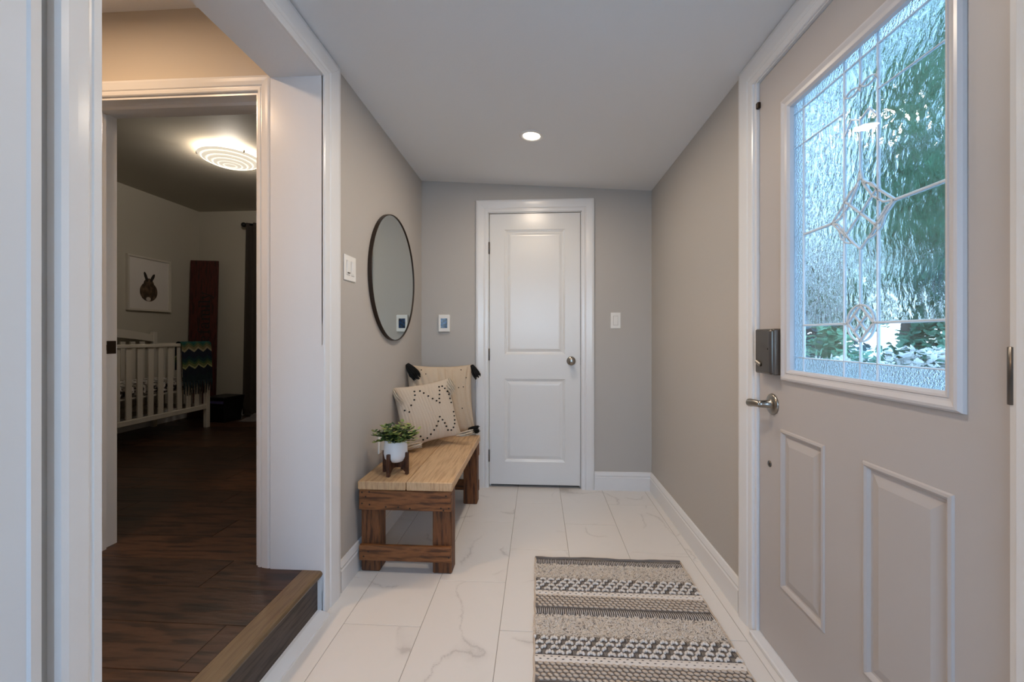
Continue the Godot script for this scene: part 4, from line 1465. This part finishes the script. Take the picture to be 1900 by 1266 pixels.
# ---------------------------------------------------------------- bedroom
func bedroom_things() -> void:
	# ceiling lamp: ribbed glass dome below the ceiling
	var o := thing("ceiling_lamp", "lit ribbed glass dome lamp under the bedroom ceiling", "ceiling light", V(-2.52, CBED, 3.28))
	var st := new_st()
	lathe(st, Transform3D(), [Vector2(0, 0), Vector2(0.10, 0), Vector2(0.10, -0.012), Vector2(0, -0.012)], 32)
	obj("base_plate", st, M.plate, o)
	st = new_st()
	var prof := []
	for k in 25:
		var t := k / 24.0
		var r := 0.225 * (1.0 - t)
		prof.append(Vector2(r, -0.040 - 0.062 * (1.0 - pow(1.0 - t, 2.2)) - (0.0022 if k % 4 == 2 else 0.0)))
	lathe(st, Transform3D(), prof, 56)
	var dome := emissive(Color(1.0, 0.95, 0.86), 0.72)
	obj("glass_shade", st, dome, o)
	st = new_st()
	for k in [3, 7, 11, 15, 19]:
		var p: Vector2 = prof[k]
		lathe(st, Transform3D(), [p + Vector2(0.006, 0.0), p + Vector2(0.0, -0.004), p + Vector2(-0.006, -0.001)], 56)
	obj("glass_ribs", st, emissive(Color(1.0, 0.97, 0.9), 1.1), o)
	for k in 3:
		st = new_st()
		var a := TAU * k / 3 + 2.6
		cbox(st, Transform3D(Basis(Vector3.UP, -a), Vector3(cos(a) * 0.222, -0.034, sin(a) * 0.222)), Vector3(0.008, 0.010, 0.004), 0.001)
		obj("clip", st, M.bronze, o)
	var l := OmniLight3D.new()
	l.name = "ceiling_lamp_bulb"
	l.light_color = Color(1.0, 0.95, 0.89)
	l.light_energy = 0.55
	l.light_size = 0.05
	l.omni_range = 8.0
	l.shadow_enabled = true
	l.position = Vector3(0, -0.05, 0)
	o.add_child(l)
	crib()
	blanket()
	# framed print of a rabbit seen from behind
	o = thing("framed_print", "white framed print of a brown rabbit on taupe wall", "picture", V(XBED, 1.662, 4.14))
	o.rotation.y = PI / 2
	st = new_st()
	var ow := 0.245
	var oh := 0.28
	for i in 4:
		var cs := [Vector2(-ow + 0.02, -oh + 0.02), Vector2(ow - 0.02, -oh + 0.02), Vector2(ow - 0.02, oh - 0.02), Vector2(-ow + 0.02, oh - 0.02)]
		var a: Vector2 = cs[i]
		var b: Vector2 = cs[(i + 1) % 4]
		var ud: Vector3 = [Vector3.DOWN, Vector3.RIGHT, Vector3.UP, Vector3.LEFT][i]
		sweep(st, [Vector2(0, 0), Vector2(0, 0.024), Vector2(0.02, 0.026), Vector2(0.02, 0)], Vector3(a.x, a.y, 0), Vector3(b.x, b.y, 0), ud, Vector3(0, 0, 1), -1, 1)
	obj("frame", st, M.crib, o)
	var im := Image.create(256, 290, false, Image.FORMAT_RGB8)
	im.fill(Color(0.86, 0.84, 0.82))
	var nz := FastNoiseLite.new()
	nz.seed = 9
	nz.frequency = 0.03
	for y in 290:
		for x in 256:
			var p := Vector2(x - 122, y - 188)
			var body := Vector2(p.x / 56.0, (p.y) / 56.0).length()
			var head := Vector2(p.x / 34.0, (p.y + 38) / 40.0).length()
			var e1 := Transform2D(-0.35, Vector2(104, 104)).affine_inverse() * Vector2(x, y)
			var e2 := Transform2D(0.5, Vector2(146, 106)).affine_inverse() * Vector2(x, y)
			var ear := minf(Vector2(e1.x / 9.0, e1.y / 30.0).length(), Vector2(e2.x / 9.0, e2.y / 28.0).length())
			var tail := Vector2((p.x + 2) / 15.0, (p.y - 42) / 12.0).length()
			var v := nz.get_noise_2d(x, y * 0.6)
			if tail < 1.0:
				im.set_pixel(x, y, Color(0.78, 0.74, 0.70))
			elif body < 1.0 or head < 1.0 or ear < 1.0:
				im.set_pixel(x, y, Color(0.24, 0.19, 0.15).lerp(Color(0.42, 0.34, 0.26), clampf(0.45 + v * 1.6, 0, 1)) if ear >= 1.0 else Color(0.16, 0.13, 0.12))
	var pm := mat(Color.WHITE, 0.5)
	pm.albedo_texture = ImageTexture.create_from_image(im)
	st = new_st()
	grid(st, 1, 1, func(u, v): return Vector3((u - 0.5) * (ow - 0.018) * 2, (0.5 - v) * (oh - 0.018) * 2, 0.014))
	obj("print", st, pm, o)
	# tall stained board with painted lettering
	o = thing("wooden_sign", "tall red stained wooden sign board leaning in the bedroom corner", "sign", V(-3.885, HF, 4.60))
	o.basis = Basis(Vector3.UP, deg_to_rad(12)) * Basis(Vector3.RIGHT, deg_to_rad(-2.2))
	st = new_st()
	cbox(st, Transform3D(Basis(), Vector3(0, 0.915, 0)), Vector3(0.148, 0.915, 0.010), 0.002)
	obj("board", st, M.sign_wood, o)
	for e in [["the", 0.72, 0.16], ["family", 0.965, 0.17]]:
		var tm := TextMesh.new()
		tm.text = e[0]
		var sf := SystemFont.new()
		sf.font_names = PackedStringArray(["Droid Serif"])
		sf.font_italic = true
		tm.font = sf
		tm.font_size = 64
		tm.pixel_size = e[2] / 64.0 * 0.95
		tm.depth = 0.002
		tm.horizontal_alignment = HORIZONTAL_ALIGNMENT_LEFT
		tm.vertical_alignment = VERTICAL_ALIGNMENT_CENTER
		var to := obj_mesh("lettering", tm, M.black, o)
		to.transform = Transform3D(Basis(Vector3(0, 0, 1), PI / 2), Vector3(0.015, e[1], 0.011))
	# curtain with rod
	o = thing("curtain", "dark taupe curtain hanging in the bedroom", "curtain", V(-3.05, HF, DBED - 0.10))
	st = new_st()
	grid(st, 90, 12, func(u, v): return Vector3(lerpf(-0.37, 0.36, u) - 0.03 * v * (1.0 - u), lerpf(2.27, 0.03, v), 0.035 * sin(u * 52.0 + 0.5 * v) * (0.6 + 0.4 * v)))
	obj("cloth", st, M.curtain, o)
	var rd := thing("curtain_rod", "black curtain rod with ball finial above the taupe curtain", "curtain rod", V(-2.95, HF + 2.255, DBED - 0.09))
	st = new_st()
	tube(st, [Vector3(-0.48, 0, 0), Vector3(0.9, 0, 0)], [0.011, 0.011], 10)
	obj("rod", st, M.black, rd)
	st = new_st()
	blob(st, Transform3D(Basis(), Vector3(-0.505, 0, 0)), Vector3.ONE * 0.028, 14, 9)
	obj("finial", st, M.black, rd)
	st = new_st()
	box(st, Vector3(-0.43, -0.012, -0.09), Vector3(-0.41, 0.012, 0.012))
	obj("bracket", st, M.black, rd)
	# dark bin
	o = thing("storage_bin", "black storage bin with a dull violet band beside the crib", "bin", V(-3.49, HF, 4.46))
	o.rotation.y = deg_to_rad(-10)
	st = new_st()
	var lo := 0.105
	var hi := 0.128
	for i in 4:
		var q := [Vector2(-1, -1), Vector2(1, -1), Vector2(1, 1), Vector2(-1, 1)]
		var a: Vector2 = q[i]
		var b: Vector2 = q[(i + 1) % 4]
		quad(st, Vector3(a.x * lo, 0, a.y * lo), Vector3(b.x * lo, 0, b.y * lo), Vector3(b.x * hi, 0.26, b.y * hi), Vector3(a.x * hi, 0.26, a.y * hi), Vector3(a.x + b.x, 0, a.y + b.y))
	quad(st, Vector3(-lo, 0.001, -lo), Vector3(lo, 0.001, -lo), Vector3(lo, 0.001, lo), Vector3(-lo, 0.001, lo), Vector3.UP)
	obj("tub", st, M.bin, o)
	st = new_st()
	cbox(st, Transform3D(Basis(), Vector3(0, 0.268, 0)), Vector3(0.136, 0.012, 0.136), 0.005)
	obj("lid", st, M.bin, o)
	st = new_st()
	cbox(st, Transform3D(Basis(Vector3.RIGHT, -0.088), Vector3(0, 0.222, 0.1265)), Vector3(0.118, 0.014, 0.001), 0.0)
	obj("band", st, M.violet, o)
	# cloth on the floor under the curtain
	o = thing("folded_cloth", "crumpled grey cloth on the floor under the curtain", "cloth", V(-3.13, HF, 4.53))
	st = new_st()
	grid(st, 30, 16, func(u, v): return Vector3((u - 0.5) * 0.36, 0.004 + 0.075 * sin(u * PI) * sin(v * PI) * (0.65 + 0.35 * sin(u * 14.0 + v * 9.0) + 0.2 * sin(v * 21.0 - u * 6.0)), (v - 0.5) * 0.26))
	obj("cloth", st, M.greycloth, o)


func crib() -> void:
	var xf := -3.41
	var xk := -4.03
	var da := 2.80
	var db := 4.15
	var o := thing("crib", "white wooden baby crib with slatted sides", "crib", V((xf + xk) / 2, HF, (da + db) / 2))
	var c := -o.position
	for x in [xf - 0.02, xk + 0.02]:
		for d in [da + 0.02, db - 0.02]:
			var st := new_st()
			var top := 0.87 if x > -3.7 else 0.99
			cbox(st, Transform3D(Basis(), V(x, HF + top / 2, d) + c), Vector3(0.02, top / 2, 0.022), 0.003)
			obj("post", st, M.crib, o)
	# front side
	for e in [[0.845, 0.875], [0.195, 0.24]]:
		var st := new_st()
		cbox(st, Transform3D(Basis(), V(xf - 0.02, HF + (e[0] + e[1]) / 2, (da + db) / 2) + c), Vector3(0.017, (e[1] - e[0]) / 2, (db - da) / 2 - 0.04), 0.004)
		obj("rail", st, M.crib, o)
	var d := da + 0.10
	while d < db - 0.06:
		var st := new_st()
		cbox(st, Transform3D(Basis(), V(xf - 0.02, HF + 0.543, d) + c), Vector3(0.007, 0.303, 0.025), 0.002)
		obj("slat", st, M.crib, o)
		st = new_st()
		cbox(st, Transform3D(Basis(), V(xk + 0.02, HF + 0.56, d) + c), Vector3(0.007, 0.33, 0.025), 0.002)
		obj("slat", st, M.crib, o)
		d += 0.10
	# arched back panel
	var st2 := new_st()
	var pg := PackedVector2Array()
	for k in 21:
		var t := k / 20.0
		pg.append(Vector2(lerpf(-0.655, 0.655, t), 0.955 + 0.075 * sin(t * PI)))
	for k in 21:
		var t := 1.0 - k / 20.0
		pg.append(Vector2(lerpf(-0.655, 0.655, t), 0.885 + 0.06 * sin(t * PI)))
	prism(st2, Transform3D(Basis(Vector3(0, 0, 1), Vector3.UP, Vector3(-1, 0, 0)), V(xk + 0.02, HF, (da + db) / 2) + c), pg, 0.034)
	obj("arched_rail", st2, M.crib, o)
	st2 = new_st()
	cbox(st2, Transform3D(Basis(), V(xk + 0.02, HF + 0.22, (da + db) / 2) + c), Vector3(0.015, 0.025, 0.63), 0.003)
	obj("rail", st2, M.crib, o)
	for dd in [da + 0.02, db - 0.02]:
		for e in [[0.845, 0.875], [0.195, 0.24]]:
			st2 = new_st()
			cbox(st2, Transform3D(Basis(), V((xf + xk) / 2, HF + (e[0] + e[1]) / 2, dd) + c), Vector3(0.275, (e[1] - e[0]) / 2, 0.015), 0.003)
			obj("rail", st2, M.crib, o)
		for k in 5:
			st2 = new_st()
			cbox(st2, Transform3D(Basis(), V(xk + 0.12 + k * 0.10, HF + 0.543, dd) + c), Vector3(0.025, 0.303, 0.007), 0.002)
			obj("slat", st2, M.crib, o)
	st2 = new_st()
	box(st2, V(xk + 0.045, HF + 0.405, da + 0.05) + c, V(xf - 0.045, HF + 0.42, db - 0.05) + c)
	obj("base_board", st2, M.crib, o)
	# mattress with a printed sheet
	var m := thing("crib_mattress", "crib mattress with a white sheet printed with dark patches", "mattress", V((xf + xk) / 2, HF + 0.42, (da + db) / 2))
	st2 = new_st()
	cbox(st2, Transform3D(Basis(), Vector3(0, 0.05, 0)), Vector3(0.262, 0.05, 0.615), 0.02)
	obj("sheet", st2, M.sheet, m)
	# small cushion standing in the crib
	m = thing("small_cushion", "small dark patterned cushion standing in the crib", "cushion", V(-3.75, HF + 0.535, 3.22))
	m.basis = Basis(Vector3.UP, deg_to_rad(60)) * Basis(Vector3.RIGHT, deg_to_rad(-14))
	st2 = pillow_body(0.13, 0.13, 0.04, 0, 0, 16)
	var cu := obj("cover", st2, M.sheet_dark, m)
	cu.position = Vector3(0, 0.125, 0)


func blanket() -> void:
	var im := Image.create(128, 512, false, Image.FORMAT_RGB8)
	var bands := [[0.0, Color(0.05, 0.20, 0.24)], [0.06, Color(0.06, 0.33, 0.30)], [0.14, Color(0.30, 0.40, 0.28)], [0.19, Color(0.50, 0.46, 0.32)], [0.25, Color(0.66, 0.63, 0.50)], [0.30, Color(0.04, 0.10, 0.19)], [0.45, Color(0.03, 0.20, 0.22)], [0.53, Color(0.20, 0.34, 0.22)], [0.58, Color(0.42, 0.45, 0.26)], [0.64, Color(0.66, 0.66, 0.46)], [0.68, Color(0.03, 0.09, 0.16)], [0.85, Color(0.04, 0.14, 0.17)], [1.2, Color(0.04, 0.14, 0.17)]]
	for y in 512:
		for x in 128:
			var zz := absf(fmod(x / 128.0 * 3.2 + 0.3, 1.0) - 0.5) * 2.0
			var t := y / 511.0 + (zz - 0.5) * 0.085
			var c: Color = bands[0][1]
			for b in bands:
				if t >= b[0]: c = b[1]
			var knit := 0.9 + 0.1 * sin(y * 1.25) * sin(x * 0.9)
			im.set_pixel(x, y, Color(c.r * knit, c.g * knit, c.b * knit))
	var bm := mat(Color.WHITE, 0.95)
	bm.albedo_texture = ImageTexture.create_from_image(im)
	var o := thing("crochet_blanket", "teal navy and cream zigzag crochet blanket draped over the crib", "blanket", V(-3.43, HF, 3.97))
	# path over the rail: down the outside
	var path := [Vector2(-0.035, 0.62), Vector2(-0.034, 0.80), Vector2(-0.030, 0.872), Vector2(-0.012, 0.892), Vector2(0.012, 0.893), Vector2(0.030, 0.878), Vector2(0.036, 0.82), Vector2(0.040, 0.70), Vector2(0.044, 0.58), Vector2(0.046, 0.50)]
	var lens := [0.0]
	for k in path.size() - 1: lens.append(lens[-1] + path[k].distance_to(path[k + 1]))
	var at := func(s: float) -> Vector2:
		var q: float = s * lens[-1]
		for k in path.size() - 1:
			if q <= lens[k + 1] + 1e-6:
				return path[k].lerp(path[k + 1], (q - lens[k]) / (lens[k + 1] - lens[k]))
		return path[-1]
	var st := new_st()
	var top: float = lens[3] / lens[-1]
	for side in 2:
		grid(st, 24, 60, func(u, v):
			var p: Vector2 = at.call(v)
			var wv := 0.006 * sin(u * 19.0) * clampf(absf(v - top) * 3.0, 0, 1)
			return Vector3(p.x + wv + (0.0 if side == 0 else -0.003), p.y, lerpf(0.18, -0.18, u)), side == 0, Rect2(0, -0.62, 1, 1.62))
	obj("knitted_cloth", st, bm, o)
	st = new_st()
	for k in 22:
		var z := lerpf(0.175, -0.175, k / 21.0)
		var dz := (k % 2 * 2 - 1) * 0.006
		tube(st, [Vector3(0.046, 0.505, z), Vector3(0.049, 0.45, z + dz), Vector3(0.047, 0.385 + 0.02 * sin(k * 2.1), z + dz * 1.6)], [0.0055, 0.005, 0.003], 6)
	tag(obj("fringe", st, M.navy, o), "dark navy fringe")


# ---------------------------------------------------------------- outside the front door
func tree(called: String, label: String, at: Vector3, h: float, r: float, trunk: float, n: int, m: Material, size: float, group: String) -> void:
	var o := thing(called, label, "tree" if trunk > 0.0 else "shrub", at, group)
	if trunk > 0.0:
		var st := new_st()
		tube(st, [Vector3.ZERO, Vector3(0.1, trunk, 0.05), Vector3(0.05, h * 0.75, 0)], [h * 0.025, h * 0.02, h * 0.008], 8)
		for k in 5:
			var a := k * 1.4
			tube(st, [Vector3(0.08, trunk + k * h * 0.08, 0), Vector3(cos(a) * r * 0.6, trunk + h * 0.15 + k * h * 0.08, sin(a) * r * 0.6)], [h * 0.01, h * 0.004], 6)
		obj("trunk", st, M.bark, o)
	var s2 := new_st()
	var cl := []
	for k in 9:
		cl.append([Vector3(rng.randf_range(-0.6, 0.6) * r, lerpf(trunk, h, (k + 0.5) / 9.0), rng.randf_range(-0.6, 0.6) * r), rng.randf_range(0.4, 0.65) * r])
	for k in n:
		var c: Array = cl[k % 9]
		var p: Vector3 = c[0] + Vector3(rng.randfn(), rng.randfn() * 0.8, rng.randfn()) * c[1] * 0.55
		p.x = clampf(p.x, -r, r)
		p.z = clampf(p.z, -r, r)
		if p.y < 0.02: p.y = rng.randf() * 0.3
		var d := Vector3(rng.randf_range(-1, 1), rng.randf_range(-0.8, 0.6), rng.randf_range(-1, 1)).normalized()
		leaf(s2, p, d, size * rng.randf_range(0.7, 1.3), size * 0.6)
	tag(obj("foliage", s2, m, o), "", "", "", "stuff")


func outdoors() -> void:
	var st := new_st()
	box(st, Vector3(0.97, -0.45, -60), Vector3(60, -0.35, 12))
	box(st, Vector3(-6, -0.45, 1.9), Vector3(0.97, -0.35, 12))
	struct("ground", st, M.drive, "pale driveway outside the front door", "driveway")
	st = new_st()
	box(st, Vector3(0.99, -0.35, -1.9), Vector3(2.2, -0.03, -0.5))
	struct("porch_step", st, M.drive, "pale concrete landing outside the front door", "landing")
	var g := "trees beyond the driveway"
	tree("leafy_tree", "tall green tree with a high crown beyond the hedge", Vector3(8.4, -0.35, -10.0), 9.2, 1.7, 3.2, 3000, M.tree[1], 0.30, g)
	tree("leafy_tree", "darker tall tree behind the bright green one", Vector3(13.0, -0.35, -13.6), 7.2, 2.4, 2.6, 3000, M.tree[0], 0.40, g)
	tree("leafy_tree", "low dark tree at the far end of the driveway", Vector3(8.6, -0.35, -14.2), 3.9, 1.5, 0.8, 2600, M.tree[0], 0.30, g)
	var looks := ["dense bluish green hedge shrub beside the low dark tree", "bright green hedge shrub with loose twigs", "olive green hedge shrub in the middle of the row", "darkest hedge shrub under the tall green tree", "tall green hedge shrub at the end of the row"]
	for k in 5:
		var t := k / 4.0
		tree("hedge_shrub", looks[k], Vector3(lerpf(4.4, 10.0, t), -0.35, lerpf(-8.8, -7.5, t)), [2.2, 2.5, 2.7, 2.6, 2.9][k], 0.55, 0.0, 1500, M.tree[[0, 1, 2, 0, 2][k]], 0.17, "hedge shrubs behind the driveway")
	looks = ["white blossoming shrub beside the house wall", "white blossoming shrub with dark green gaps", "large rounded shrub covered in white blossom", "white blossoming shrub at the end of the bed"]
	for k in 4:
		var at := Vector3([2.90, 3.58, 4.26, 4.94][k], -0.35, [-5.3, -5.05, -4.8, -4.55][k])
		tree("blossom_shrub", looks[k], at, [1.22, 1.24, 1.30, 1.32][k], 0.26, 0.0, 500, M.tree[2], 0.09, "white blossoming shrubs near the door")
		var o: Node3D = get_child(get_child_count() - 1)
		var s3 := new_st()
		for j in [150, 90, 260, 260][k]:
			var p := Vector3(rng.randf_range(-0.27, 0.27), rng.randf_range(0.7, [1.24, 1.22, 1.32, 1.34][k]), rng.randf_range(-0.27, 0.27))
			for q in 6:
				leaf(s3, p, Vector3(rng.randf_range(-1, 1), rng.randf_range(-0.3, 1), rng.randf_range(-1, 1)).normalized(), 0.07, 0.05)
		tag(obj("blossom", s3, M.rug_white, o), "white flower heads", "", "", "stuff")
